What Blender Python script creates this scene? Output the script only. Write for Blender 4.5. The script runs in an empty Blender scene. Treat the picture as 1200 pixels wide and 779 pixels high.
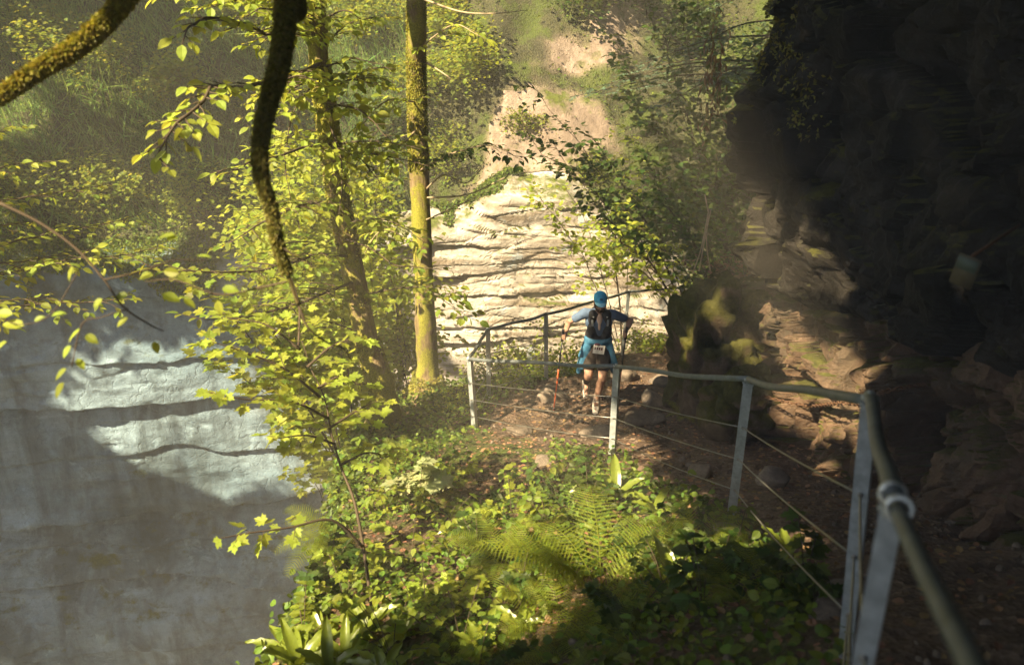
import bpy, bmesh, math, random
import numpy as np
from mathutils import Vector, Matrix
R = math.radians
rng = np.random.default_rng(7)
random.seed(7)
sc = bpy.context.scene
COL = sc.collection
# ---------------------------------------------------------------- camera
PITCH = 24.0
cp, sp = math.cos(R(PITCH)), math.sin(R(PITCH))
FWD = np.array([0, cp, -sp]); UPV = np.array([0, sp, cp]); RT = np.array([1.0, 0, 0])
def at(px, py, d):
    """a place in the gorge at a bearing from the viewpoint and a distance"""
    return d * (FWD + (px - 600) / 1000 * RT + (389.5 - py) / 1000 * UPV)
cam = bpy.data.cameras.new('camera'); camo = bpy.data.objects.new('camera', cam); COL.objects.link(camo)
camo.rotation_euler = (R(90 - PITCH), 0, 0)
cam.lens = 30.0; cam.sensor_width = 36; cam.clip_start = .05; cam.clip_end = 500
cam.dof.use_dof = True; cam.dof.focus_distance = 10.5; cam.dof.aperture_fstop = 2.0
sc.camera = camo
SUN = np.array([-.52, -.45, .72]); SUN /= np.linalg.norm(SUN)
# ---------------------------------------------------------------- objects
def put(name, mesh, mats, parent=None, **props):
    o = bpy.data.objects.new(name, mesh); COL.objects.link(o)
    for m in (mats if isinstance(mats, (list, tuple)) else [mats]):
        mesh.materials.append(m)
    if parent is not None:
        o.parent = parent
    for k, v in props.items():
        o[k] = v
    return o
def thing(name, label, cat, loc=(0, 0, 0), rotz=0, group=None):
    o = bpy.data.objects.new(name, None); COL.objects.link(o)
    o.location = tuple(float(v) for v in loc); o.rotation_euler = (0, 0, rotz); o.empty_display_size = .2
    o['label'] = label; o['category'] = cat
    if group: o['group'] = group
    return o
class MB:
    """collects geometry for one mesh"""
    def __init__(s): s.v = []; s.f = []; s.n = 0; s.tri = []; s.m = []
    def add(s, v, f, mi=0):
        v = np.asarray(v, float); s.v.append(v)
        for q in f: s.f.append([i + s.n for i in q]); s.m.append(mi)
        s.n += len(v)
    def build_mesh(s, name, smooth=True, org=None):
        me = bpy.data.meshes.new(name)
        V = np.concatenate(s.v) if s.v else np.zeros((0, 3))
        if org is not None: V = V - np.asarray(org)
        me.from_pydata(V.tolist(), [], s.f)
        if smooth: me.polygons.foreach_set('use_smooth', np.ones(len(me.polygons), bool))
        if any(s.m): me.polygons.foreach_set('material_index', np.array(s.m, np.int32))
        me.update(); return me
    def build(s, name, mats, parent=None, smooth=True, **props):
        org = None
        if parent is not None:
            org = np.array(wloc(parent))
        return put(name, s.build_mesh(name, smooth, org), mats, parent, **props)
def wloc(o):
    l = Vector((0, 0, 0))
    while o is not None:
        l = l + o.location; o = o.parent
    return l
def np_mesh(name, V, F, smooth=True):
    """fast mesh from arrays: V (n,3); F list of (k,3|4) int arrays"""
    me = bpy.data.meshes.new(name)
    V = np.ascontiguousarray(V, np.float32)
    me.vertices.add(len(V)); me.vertices.foreach_set('co', V.ravel())
    loops = np.concatenate([f.ravel() for f in F]).astype(np.int32)
    tot = np.concatenate([np.full(len(f), f.shape[1]) for f in F]).astype(np.int32)
    start = np.concatenate([[0], np.cumsum(tot)[:-1]]).astype(np.int32)
    me.loops.add(len(loops)); me.loops.foreach_set('vertex_index', loops)
    me.polygons.add(len(tot)); me.polygons.foreach_set('loop_start', start)
    me.polygons.foreach_set('loop_total', tot)
    me.polygons.foreach_set('use_smooth', np.full(len(tot), smooth))
    me.update(calc_edges=True); return me
# ---------------------------------------------------------------- noise
def _h(ix, iy, iz, s):
    n = (ix * 374761393 + iy * 668265263 + iz * 2147483647 + s * 1274126177) & 0xffffffff
    n = ((n ^ (n >> 13)) * 1274126177) & 0xffffffff
    n = (n ^ (n >> 16)) & 0xffffffff
    n = (n * 2246822519) & 0xffffffff
    return ((n ^ (n >> 15)) & 0xffffff) / float(0xffffff)
def vnoise(p, s=0):
    p = np.asarray(p, float); i = np.floor(p).astype(np.int64); f = p - i; u = f * f * f * (f * (f * 6 - 15) + 10)
    r = 0
    for dx in (0, 1):
        wx = u[..., 0] if dx else 1 - u[..., 0]
        for dy in (0, 1):
            wy = u[..., 1] if dy else 1 - u[..., 1]
            for dz in (0, 1):
                wz = u[..., 2] if dz else 1 - u[..., 2]
                r = r + wx * wy * wz * _h(i[..., 0] + dx, i[..., 1] + dy, i[..., 2] + dz * 7 + dz, s)
    return r * 2 - 1
def _vn(p, s=0):
    p = np.asarray(p, float); i = np.floor(p).astype(np.int64); f = p - i; u = f * f * (3 - 2 * f)
    r = 0
    for dx in (0, 1):
        for dy in (0, 1):
            for dz in (0, 1):
                w = (u[..., 0] if dx else 1 - u[..., 0]) * (u[..., 1] if dy else 1 - u[..., 1]) * (u[..., 2] if dz else 1 - u[..., 2])
                r = r + w * _h(i[..., 0] + dx, i[..., 1] + dy, i[..., 2] + dz, s)
    return r * 2 - 1
def fbm(p, o=4, s=0, lac=2.03, g=.5):
    r = 0; a = 1; p = np.asarray(p, float); t = 0
    for k in range(o):
        r = r + a * _vn(p, s + k * 17); t += a; a *= g; p = p * lac + 3.7
    return r / t
def facet(p, s=0):
    """broken-rock steps: nearest cell carries a tilted flat; returns (height, distance to the crack)"""
    p = np.asarray(p, float); i = np.floor(p).astype(np.int64)
    d1 = np.full(p.shape[:-1], 9.0); d2 = d1.copy(); h = np.zeros_like(d1)
    for dx in (-1, 0, 1):
        for dy in (-1, 0, 1):
            for dz in (-1, 0, 1):
                c = i + np.array([dx, dy, dz])
                o = np.stack([_h(c[..., 0], c[..., 1], c[..., 2], s + k) for k in (1, 2, 3)], -1)
                q = p - (c + .1 + .8 * o); d = np.sqrt((q ** 2).sum(-1))
                g = np.stack([_h(c[..., 0], c[..., 1], c[..., 2], s + k) - .5 for k in (4, 5, 6)], -1)
                hh = _h(c[..., 0], c[..., 1], c[..., 2], s + 9) - .5 + (g * q).sum(-1) * 1.6
                near = d < d1
                d2 = np.where(near, d1, np.minimum(d2, d)); h = np.where(near, hh, h); d1 = np.minimum(d1, d)
    return h, d2 - d1
def ss(a, b, x):
    t = np.clip((x - a) / (b - a), 0, 1); return t * t * (3 - 2 * t)
# ---------------------------------------------------------------- shapes
def smooth_path(pts, n=8):
    pts = np.asarray(pts, float)
    if len(pts) < 3:
        t = np.linspace(0, 1, n + 1)[:, None]; return pts[0] * (1 - t) + pts[-1] * t
    P = np.vstack([2 * pts[0] - pts[1], pts, 2 * pts[-1] - pts[-2]]); out = []
    for i in range(1, len(P) - 2):
        a, b, c, d = P[i - 1:i + 3]
        for t in np.linspace(0, 1, n, endpoint=False):
            out.append(.5 * ((2 * b) + (c - a) * t + (2 * a - 5 * b + 4 * c - d) * t * t + (3 * b - a - 3 * c + d) * t ** 3))
    out.append(pts[-1]); return np.array(out)
def tube(mb, pts, rad, sides=8, smooth=0, lump=0., lscale=6., seed=0, cap=True, mi=0):
    pts = np.asarray(pts, float); rad = np.broadcast_to(np.asarray(rad, float), (len(pts),)) if np.ndim(rad) == 0 else np.asarray(rad, float)
    if smooth and len(pts) > 2:
        k = len(pts); pts2 = smooth_path(pts, smooth)
        rad = np.interp(np.linspace(0, k - 1, len(pts2)), np.arange(k), rad); pts = pts2
    n = len(pts); tan = np.gradient(pts, axis=0); tan /= np.linalg.norm(tan, axis=1)[:, None] + 1e-9
    ref = np.array([0, 0, 1.0]) if abs(tan[0][2]) < .9 else np.array([1.0, 0, 0])
    a = np.cross(tan[0], ref); a /= np.linalg.norm(a); rings = []
    th = np.linspace(0, 2 * np.pi, sides, endpoint=False)
    for i in range(n):
        a = a - tan[i] * a.dot(tan[i]); a /= np.linalg.norm(a) + 1e-9; b = np.cross(tan[i], a)
        rings.append(pts[i] + rad[i] * (np.cos(th)[:, None] * a + np.sin(th)[:, None] * b))
    V = np.concatenate(rings)
    if lump:
        c = np.repeat(pts, sides, 0); d = V - c
        V = c + d * (1 + lump * fbm(V * lscale, 3, seed))[:, None]
    F = []
    for i in range(n - 1):
        for j in range(sides):
            k = (j + 1) % sides
            F.append((i * sides + j, i * sides + k, (i + 1) * sides + k, (i + 1) * sides + j))
    if cap:
        F.append(tuple(range(sides))[::-1]); F.append(tuple((n - 1) * sides + j for j in range(sides)))
    mb.add(V, F, mi)
def box(mb, c, sx, sy, sz, rot=None, mi=0, bev=0.0):
    bm = bmesh.new(); bmesh.ops.create_cube(bm, size=1)
    bmesh.ops.scale(bm, vec=(sx, sy, sz), verts=bm.verts)
    if bev: bmesh.ops.bevel(bm, geom=bm.edges[:], offset=bev, segments=2, affect='EDGES')
    M = (rot if rot is not None else Matrix.Identity(3)); c = Vector(tuple(float(x) for x in c))
    V = [tuple(M @ v.co + c) for v in bm.verts]; bm.verts.index_update()
    F = [[v.index for v in f.verts] for f in bm.faces]; bm.free(); mb.add(V, F, mi)
def torus(mb, c, R0, r0, axis, n=24, m=10, arc=(0, 2 * math.pi)):
    axis = np.array(axis, float); axis /= np.linalg.norm(axis)
    a = np.cross(axis, [0, 0, 1] if abs(axis[2]) < .9 else [1, 0, 0]); a /= np.linalg.norm(a); b = np.cross(axis, a)
    t = np.linspace(arc[0], arc[1], n); pts = [np.array(c) + R0 * (math.cos(x) * a + math.sin(x) * b) for x in t]
    tube(mb, pts, r0, m)
# ---------------------------------------------------------------- leaves
OV = (np.array([(0, 0, 0), (0, .35, -.03), (0, .7, -.05), (0, 1, -.14), (-.25, .2, .05), (-.3, .5, .05), (-.17, .8, -.02), (.25, .2, .05), (.3, .5, .05), (.17, .8, -.02)]),
      [np.array([(0, 4, 5), (2, 6, 3), (0, 8, 7), (2, 3, 9)]), np.array([(0, 5, 2, 1)[::-1], (0, 1, 2, 8)[::-1], (2, 5, 6, 2)]) if 0 else np.array([(0, 1, 5), (1, 2, 5), (2, 6, 5)]), np.array([(0, 8, 1), (1, 8, 2), (2, 8, 9)])])
OV = (OV[0], [np.array([(0, 5, 4), (0, 1, 5), (1, 2, 5), (2, 6, 5), (2, 3, 6), (0, 7, 8), (0, 8, 1), (1, 8, 2), (2, 8, 9), (2, 9, 3)])])
RH = (np.array([(0, 0, 0), (-.3, .45, .07), (0, 1, -.08), (.3, .45, .07)]), [np.array([(0, 2, 1), (0, 3, 2)])])
NR = (np.array([(0, 0, 0), (-.09, .3, .02), (-.11, .6, .02), (0, 1, -.1), (.11, .6, .02), (.09, .3, .02), (0, .5, -.02)]), [np.array([(0, 6, 1), (1, 6, 2), (2, 6, 3), (3, 6, 4), (4, 6, 5), (5, 6, 0)])])
def _maple():
    o = [(0, 0), (-.16, -.07), (-.34, -.1), (-.3, .08), (-.55, .22), (-.42, .3), (-.56, .55), (-.34, .5), (-.2, .52), (-.24, .72), (-.1, .78), (0, 1.02)]
    P = o + [(-x, y) for x, y in o[1:-1][::-1]]
    V = [(x, y, .10 * abs(x) - .16 * max(0, y - .6) ** 1 * 1.0) for x, y in P] + [(0, .33, -.03)]
    k = len(P); return np.array(V), [np.array([(i, (i + 1) % k, k)[::-1] for i in range(k)])]
MP = _maple()
BL = (np.array([(-.02, 0, 0), (.02, 0, 0), (.015, .5, .06), (-.015, .5, .06), (0, 1, 0)]), [np.array([(0, 1, 2), (0, 2, 3), (3, 2, 4)])])
def frames(dirs, ups):
    y = dirs / (np.linalg.norm(dirs, axis=1)[:, None] + 1e-9)
    x = np.cross(y, ups); x /= np.linalg.norm(x, axis=1)[:, None] + 1e-9
    z = np.cross(x, y); return np.stack([x, y, z], -1)          # columns
class Leaves:
    def __init__(s): s.P = []; s.D = []; s.U = []; s.S = []
    def add(s, P, D, U, S):
        P = np.atleast_2d(P); n = len(P)
        s.P.append(P); s.D.append(np.broadcast_to(D, (n, 3))); s.U.append(np.broadcast_to(U, (n, 3))); s.S.append(np.broadcast_to(S, (n,)))
    def count(s): return sum(len(p) for p in s.P)
    def build(s, name, tmpl, mats, parent=None, keep=None, widen=1., **props):
        P = np.concatenate(s.P); D = np.concatenate(s.D); U = np.concatenate(s.U); S = np.concatenate(s.S)
        if keep is not None:
            k = keep(P); P, D, U, S = P[k], D[k], U[k], S[k]
        if parent is not None: P = P - np.array(wloc(parent))
        T, TF = tmpl; T = T * np.array([widen, 1, 1]); M = frames(D, U)
        V = np.einsum('nij,kj->nki', M, T) * S[:, None, None] + P[:, None, :]
        n, k = len(P), len(T)
        F = [(f[None] + (np.arange(n) * k)[:, None, None]).reshape(-1, f.shape[1]) for f in TF]
        return put(name, np_mesh(name, V.reshape(-1, 3), F, smooth=False), mats, parent, **props)
def rvec(n, s=1.): return rng.normal(size=(n, 3)) * s
def level_leaves(L, P, size, tilt=.35, droop=.15, jit=.3):
    """leaves lying roughly level, as woodland leaves do"""
    n = len(P); a = rng.uniform(0, 2 * np.pi, n)
    D = np.stack([np.cos(a), np.sin(a), -np.abs(rng.normal(droop, .25, n))], 1)
    U = np.tile([0, 0, 1.0], (n, 1)) + rvec(n, tilt)
    L.add(P, D, U, size * rng.uniform(1 - jit, 1 + jit, n))
# gaps cut in the crowns along sun lines to light chosen spots: no leaves there
GAPS = []
def gap_keep(P):
    k = np.ones(len(P), bool)
    for T, r in GAPS:
        q = P - np.array(T); t = q @ SUN; d = np.linalg.norm(q - t[:, None] * SUN, axis=1)
        rr = r * (1 + .45 * fbm(P * 1.3, 2, 5))
        k &= ~((t > 0) & (d < rr))
    return k
SKY_STR = .055; SUN_COL = (1, .81, .50); EXPO = 2.3; HAZE = 0.006
# ================================================================ materials
def mat(name):
    m = bpy.data.materials.new(name); m.use_nodes = True; nt = m.node_tree; nt.nodes.clear()
    return m, nt, nt.nodes, nt.links
def nd(N, t, **kw):
    n = N.new(t)
    for k, v in kw.items():
        if k in n.inputs: n.inputs[k].default_value = v
        else: setattr(n, k, v)
    return n
def ramp(N, stops, interp='LINEAR'):
    r = N.new('ShaderNodeValToRGB'); e = r.color_ramp.elements; r.color_ramp.interpolation = interp
    while len(e) > 1: e.remove(e[-1])
    e[0].position = stops[0][0]; e[0].color = (*stops[0][1], 1) if len(stops[0][1]) == 3 else stops[0][1]
    for p, c in stops[1:]:
        x = e.new(p); x.color = (*c, 1)
    return r
def g3(v): return (v, v, v)
def mix(N, L, fac, a, b, mode='MIX'):
    m = N.new('ShaderNodeMix'); m.data_type = 'RGBA'; m.blend_type = mode
    for s, v in ((m.inputs[0], fac), (m.inputs[6], a), (m.inputs[7], b)):
        if hasattr(v, 'is_linked') or hasattr(v, 'links'): L.new(v, s)
        elif isinstance(v, (int, float)): s.default_value = v
        else: s.default_value = (*v, 1)
    return m.outputs[2]
def noise(N, L, vec, scale, detail=5, rough=.6, dist=0.):
    n = nd(N, 'ShaderNodeTexNoise', Scale=scale, Detail=detail, Roughness=rough, Distortion=dist)
    L.new(vec, n.inputs['Vector']); return n.outputs['Fac']
def stretch(N, L, vec, s):
    m = N.new('ShaderNodeMapping'); m.inputs['Scale'].default_value = s; L.new(vec, m.inputs['Vector']); return m.outputs[0]
def rock_mat(name, c_lo, c_hi, stain=(.12, .1, .08), moss=0.0, moss_c=(.10, .12, .02), spec=.35, rough=.85, bump=.5, streak=0., cscale=1.0, bd=.05, light_tint=None):
    m, nt, N, L = mat(name); geo = N.new('ShaderNodeNewGeometry'); pos = geo.outputs['Position']
    n1 = noise(N, L, pos, .7 * cscale, 8, .62, .3); n2 = noise(N, L, pos, 5 * cscale, 8, .7); n3 = noise(N, L, pos, 30, 6, .7)
    r1 = ramp(N, [(.33, c_lo), (.62, c_hi)]); L.new(n1, r1.inputs[0]); col = r1.outputs[0]
    r2 = ramp(N, [(.32, g3(.55)), (.5, g3(1)), (.68, g3(1.25))]); L.new(n2, r2.inputs[0]); col = mix(N, L, .8, col, r2.outputs[0], 'MULTIPLY')
    r3 = ramp(N, [(.3, g3(.7)), (.7, g3(1.2))]); L.new(n3, r3.inputs[0]); col = mix(N, L, .6, col, r3.outputs[0], 'MULTIPLY')
    if streak:
        ns = noise(N, L, stretch(N, L, pos, (1.1, 1.1, .16)), 1.3, 6, .6, .4); rs = ramp(N, [(.46, g3(0)), (.62, g3(1))]); L.new(ns, rs.inputs[0])
        mm = N.new('ShaderNodeMath'); mm.operation = 'MULTIPLY'; mm.inputs[1].default_value = streak; L.new(rs.outputs[0], mm.inputs[0])
        col = mix(N, L, mm.outputs[0], col, stain)
    if light_tint:
        at3 = N.new('ShaderNodeAttribute'); at3.attribute_name = 'light_tint'; rwm = ramp(N, [(.33, light_tint[0]), (.62, light_tint[1])]); L.new(n1, rwm.inputs[0])
        cw = mix(N, L, .9, rwm.outputs[0], r2.outputs[0], 'MULTIPLY'); nb = noise(N, L, stretch(N, L, pos, (.35, .35, 3.2)), 1.6, 6, .6, .6); rb2 = ramp(N, [(.38, (.42, .36, .28)), (.58, (1.1, 1.1, 1.1))]); L.new(nb, rb2.inputs[0]); cw = mix(N, L, .9, cw, rb2.outputs[0], 'MULTIPLY'); rb3 = ramp(N, [(.36, (.5, .56, .6)), (.56, (1.1, 1.1, 1.08))]); L.new(nb, rb3.inputs[0]); col = mix(N, L, .25, col, rb3.outputs[0], 'MULTIPLY'); col = mix(N, L, at3.outputs['Fac'], col, cw)
    # pale mineral bloom and lichen flecks
    nw = noise(N, L, pos, 1.9 * cscale, 9, .72, .8); rw = ramp(N, [(.58, g3(0)), (.68, g3(.55))]); L.new(nw, rw.inputs[0])
    col = mix(N, L, rw.outputs[0], col, tuple(min(1, c * 1.55 + .03) for c in c_hi))
    b_in = n2
    if moss:
        sep = N.new('ShaderNodeSeparateXYZ'); L.new(geo.outputs['Normal'], sep.inputs[0])
        nm = noise(N, L, pos, 1.6, 7, .7)
        ad = N.new('ShaderNodeMath'); ad.operation = 'MULTIPLY_ADD'; ad.inputs[1].default_value = .32; L.new(sep.outputs[2], ad.inputs[0]); L.new(nm, ad.inputs[2])
        rm = ramp(N, [(max(0, .72 - moss * .5), g3(0)), (min(1, .86 - moss * .5), g3(1))]); L.new(ad.outputs[0], rm.inputs[0])
        nc = noise(N, L, pos, 14, 5, .7); rc = ramp(N, [(.3, tuple(c * .45 for c in moss_c)), (.7, tuple(c * 1.4 for c in moss_c))]); L.new(nc, rc.inputs[0])
        col = mix(N, L, rm.outputs[0], col, rc.outputs[0])
    bs = nd(N, 'ShaderNodeBsdfPrincipled', Roughness=rough); bs.inputs['Specular IOR Level'].default_value = spec
    L.new(col, bs.inputs['Base Color'])
    vo = nd(N, 'ShaderNodeTexVoronoi', Scale=3.2 * cscale); vo.feature = 'DISTANCE_TO_EDGE'
    nv = N.new('ShaderNodeTexNoise'); nv.inputs['Scale'].default_value = 1.5; L.new(pos, nv.inputs['Vector'])
    va = N.new('ShaderNodeVectorMath'); va.operation = 'MULTIPLY_ADD'; va.inputs[1].default_value = (1.2, 1.2, 1.2); L.new(nv.outputs['Color'], va.inputs[0]); L.new(pos, va.inputs[2]); L.new(va.outputs[0], vo.inputs['Vector'])
    rv = ramp(N, [(0, g3(0)), (.035, g3(1))]); L.new(vo.outputs['Distance'], rv.inputs[0])
    b1 = nd(N, 'ShaderNodeBump', Strength=bump * .35, Distance=bd); L.new(rv.outputs[0], b1.inputs['Height'])
    b2 = nd(N, 'ShaderNodeBump', Strength=bump, Distance=bd); L.new(n2, b2.inputs['Height']); L.new(b1.outputs[0], b2.inputs['Normal'])
    b3 = nd(N, 'ShaderNodeBump', Strength=bump, Distance=bd * .25); L.new(n3, b3.inputs['Height']); L.new(b2.outputs[0], b3.inputs['Normal'])
    L.new(b3.outputs[0], bs.inputs['Normal'])
    o = N.new('ShaderNodeOutputMaterial'); L.new(bs.outputs[0], o.inputs[0]); return m
def leaf_mat(name, c, tc, var=.35, rough=.5, tr=.45, spec=.3, hue=.03):
    m, nt, N, L = mat(name); geo = N.new('ShaderNodeNewGeometry'); rnd = geo.outputs['Random Per Island']
    def vary(col):
        h = nd(N, 'ShaderNodeHueSaturation'); h.inputs['Color'].default_value = (*col, 1)
        for k, lo, hi in (('Value', 1 - var, 1 + var), ('Hue', .5 - hue, .5 + hue)):
            mr = N.new('ShaderNodeMapRange'); mr.inputs[3].default_value = lo; mr.inputs[4].default_value = hi
            if k == 'Hue':
                f = N.new('ShaderNodeMath'); f.operation = 'FRACT'; q = N.new('ShaderNodeMath'); q.operation = 'MULTIPLY'; q.inputs[1].default_value = 7.31
                L.new(rnd, q.inputs[0]); L.new(q.outputs[0], f.inputs[0]); L.new(f.outputs[0], mr.inputs[0])
            else: L.new(rnd, mr.inputs[0])
            L.new(mr.outputs[0], h.inputs[k])
        return h.outputs[0]
    n1 = noise(N, L, geo.outputs['Position'], 45, 3, .6); rr = ramp(N, [(.3, g3(.8)), (.7, g3(1.15))]); L.new(n1, rr.inputs[0])
    a = mix(N, L, 1., vary(c), rr.outputs[0], 'MULTIPLY'); b = vary(tc)
    bs = nd(N, 'ShaderNodeBsdfPrincipled', Roughness=rough); bs.inputs['Specular IOR Level'].default_value = spec; L.new(a, bs.inputs['Base Color'])
    t = N.new('ShaderNodeBsdfTranslucent'); L.new(b, t.inputs[0])
    x = N.new('ShaderNodeMixShader'); x.inputs[0].default_value = tr; L.new(bs.outputs[0], x.inputs[1]); L.new(t.outputs[0], x.inputs[2])
    o = N.new('ShaderNodeOutputMaterial'); L.new(x.outputs[0], o.inputs[0]); return m
def bark_mat(name, c1, c2, moss_c, moss=.5, vs=(1, 1, .25)):
    m, nt, N, L = mat(name); geo = N.new('ShaderNodeNewGeometry'); pos = geo.outputs['Position']
    n1 = noise(N, L, stretch(N, L, pos, vs), 22, 7, .65, .3); r1 = ramp(N, [(.3, c1), (.68, c2)]); L.new(n1, r1.inputs[0])
    n2 = noise(N, L, stretch(N, L, pos, (1, 1, .6)), 3.2, 7, .7, .4); r2 = ramp(N, [(.62 - moss * .3, g3(0)), (.70 - moss * .3, g3(1))]); L.new(n2, r2.inputs[0])
    n3 = noise(N, L, pos, 60, 5, .7); r3 = ramp(N, [(.3, tuple(c * .35 for c in moss_c)), (.68, tuple(c * 1.5 for c in moss_c))]); L.new(n3, r3.inputs[0])
    col = mix(N, L, r2.outputs[0], r1.outputs[0], r3.outputs[0])
    bs = nd(N, 'ShaderNodeBsdfPrincipled', Roughness=.9); bs.inputs['Specular IOR Level'].default_value = .2; L.new(col, bs.inputs['Base Color'])
    b = nd(N, 'ShaderNodeBump', Strength=.8, Distance=.02); L.new(n1, b.inputs['Height'])
    b2 = nd(N, 'ShaderNodeBump', Strength=.7, Distance=.012); L.new(n3, b2.inputs['Height']); L.new(b.outputs[0], b2.inputs['Normal']); L.new(b2.outputs[0], bs.inputs['Normal'])
    o = N.new('ShaderNodeOutputMaterial'); L.new(bs.outputs[0], o.inputs[0]); return m
def soil_mat(name, c1, c2, c3, moss=0., wet=.8, scar=None):
    m, nt, N, L = mat(name); geo = N.new('ShaderNodeNewGeometry'); pos = geo.outputs['Position']
    n1 = noise(N, L, pos, 1.1, 8, .65, .4); n2 = noise(N, L, pos, 9, 8, .7); n3 = noise(N, L, pos, 55, 5, .7)
    r1 = ramp(N, [(.35, c1), (.62, c2)]); L.new(n1, r1.inputs[0])
    vo = nd(N, 'ShaderNodeTexVoronoi', Scale=26.); L.new(pos, vo.inputs['Vector']); hsv = ramp(N, [(.0, tuple(c * .4 for c in c1)), (.45, c1), (.8, c2), (1., c3)])
    sp_ = N.new('ShaderNodeSeparateColor'); L.new(vo.outputs['Color'], sp_.inputs[0]); L.new(sp_.outputs[0], hsv.inputs[0])
    r4 = ramp(N, [(.42, g3(0)), (.58, g3(.85))]); L.new(n2, r4.inputs[0])
    col = mix(N, L, r4.outputs[0], r1.outputs[0], hsv.outputs[0])
    r2 = ramp(N, [(.3, g3(.55)), (.7, g3(1.3))]); L.new(n3, r2.inputs[0]); col = mix(N, L, .8, col, r2.outputs[0], 'MULTIPLY')
    if moss:
        nm = noise(N, L, pos, 1.4, 6, .7); rm = ramp(N, [(.68 - moss * .35, g3(0)), (.78 - moss * .35, g3(1))]); L.new(nm, rm.inputs[0])
        rc = ramp(N, [(.3, (.02, .035, .006)), (.7, (.10, .13, .02))]); L.new(n3, rc.inputs[0]); col = mix(N, L, rm.outputs[0], col, rc.outputs[0])
    if scar:
        at2 = N.new('ShaderNodeAttribute'); at2.attribute_name = 'scar'; rs = ramp(N, [(.3, tuple(c * .7 for c in scar)), (.7, tuple(c * 1.2 for c in scar))]); L.new(n2, rs.inputs[0]); col = mix(N, L, at2.outputs['Fac'], col, rs.outputs[0])
    bs = nd(N, 'ShaderNodeBsdfPrincipled', Roughness=wet); bs.inputs['Specular IOR Level'].default_value = .3; L.new(col, bs.inputs['Base Color'])
    b = nd(N, 'ShaderNodeBump', Strength=.9, Distance=.05); L.new(n2, b.inputs['Height'])
    b2 = nd(N, 'ShaderNodeBump', Strength=.9, Distance=.02); L.new(vo.outputs['Distance'], b2.inputs['Height']); L.new(b.outputs[0], b2.inputs['Normal'])
    b3 = nd(N, 'ShaderNodeBump', Strength=.6, Distance=.01); L.new(n3, b3.inputs['Height']); L.new(b2.outputs[0], b3.inputs['Normal'])
    L.new(b3.outputs[0], bs.inputs['Normal'])
    o = N.new('ShaderNodeOutputMaterial'); L.new(bs.outputs[0], o.inputs[0]); return m
def plain(name, c, rough=.7, metal=0., var=.15, scale=12, bump=.0, spec=.4, coords='Object'):
    m, nt, N, L = mat(name); tc = N.new('ShaderNodeTexCoord'); v = tc.outputs[coords]
    n = noise(N, L, v, scale, 6, .65); r = ramp(N, [(.3, tuple(x * (1 - var) for x in c)), (.7, tuple(min(1, x * (1 + var)) for x in c))]); L.new(n, r.inputs[0])
    bs = nd(N, 'ShaderNodeBsdfPrincipled', Roughness=rough, Metallic=metal); bs.inputs['Specular IOR Level'].default_value = spec; L.new(r.outputs[0], bs.inputs['Base Color'])
    if bump:
        b = nd(N, 'ShaderNodeBump', Strength=bump, Distance=.01); L.new(n, b.inputs['Height']); L.new(b.outputs[0], bs.inputs['Normal'])
    o = N.new('ShaderNodeOutputMaterial'); L.new(bs.outputs[0], o.inputs[0]); return m
M = {}
M['cliff'] = rock_mat('cliff_limestone', (.10, .175, .235), (.28, .39, .48), light_tint=((.36, .32, .28), (.66, .61, .56)), stain=(.035, .055, .06), streak=.65, bump=.9, bd=.08, cscale=.55, moss=.02)  # blue of the shade and warmth of the sun are put into the rock colour
M['massif'] = rock_mat('dark_limestone', (.05, .033, .022), (.19, .12, .078), stain=(.03, .04, .03), streak=.4, bump=.9, bd=.06, moss=.03, moss_c=(.07, .07, .015), spec=.25, rough=.75)
M['overhang'] = rock_mat('overhang_limestone', (.006, .005, .004), (.045, .038, .032), stain=(.01, .009, .007), streak=.6, bump=.9, bd=.07, moss=.02, moss_c=(.07, .07, .015), spec=.2, rough=.8)  # near-black base puts the shade under the roof into the colour
M['mossrock'] = rock_mat('mossy_rock', (.06, .045, .028), (.17, .12, .08), bump=.9, bd=.06, moss=.62, moss_c=(.07, .068, .016), rough=.9, spec=.15)
M['stone'] = rock_mat('trail_stone', (.11, .085, .065), (.26, .21, .17), bump=.7, bd=.04, moss=.0, cscale=2.5)
M['soil'] = soil_mat('bank_soil', (.05, .032, .02), (.13, .085, .055), (.26, .19, .14), moss=.55)
M['path'] = soil_mat('path_dirt', (.085, .055, .038), (.19, .13, .092), (.30, .22, .165), moss=.0, wet=.75)
M['hill'] = soil_mat('hill_soil', (.035, .038, .016), (.07, .07, .03), (.12, .11, .055), moss=.6, scar=(.36, .27, .21))
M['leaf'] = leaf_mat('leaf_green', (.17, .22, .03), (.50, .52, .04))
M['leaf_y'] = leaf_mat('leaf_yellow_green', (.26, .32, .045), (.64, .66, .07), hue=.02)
M['leaf_d'] = leaf_mat('leaf_deep_green', (.05, .085, .016), (.16, .22, .02), tr=.35)  # darker leaf copy, mostly for foliage in shade
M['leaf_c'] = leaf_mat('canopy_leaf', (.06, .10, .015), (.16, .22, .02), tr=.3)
M['leaf_p'] = leaf_mat('leaf_pale', (.38, .42, .22), (.5, .55, .2), var=.15)
M['cover'] = leaf_mat('ground_cover_leaf', (.10, .155, .022), (.30, .36, .03), var=.6, tr=.35)
M['fern'] = leaf_mat('fern_frond', (.20, .25, .03), (.50, .50, .03), var=.2, hue=.015)
M['tongue'] = leaf_mat('glossy_frond', (.15, .21, .03), (.35, .42, .03), rough=.28, spec=.6, tr=.3)
M['spruce'] = leaf_mat('spruce_needles', (.09, .15, .09), (.08, .12, .05), tr=.15)
M['grass'] = leaf_mat('grass_blade', (.16, .27, .07), (.26, .38, .08), var=.4)
M['litter'] = leaf_mat('dry_leaf', (.22, .13, .07), (.25, .14, .05), var=.55, tr=.15, hue=.03)
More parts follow.
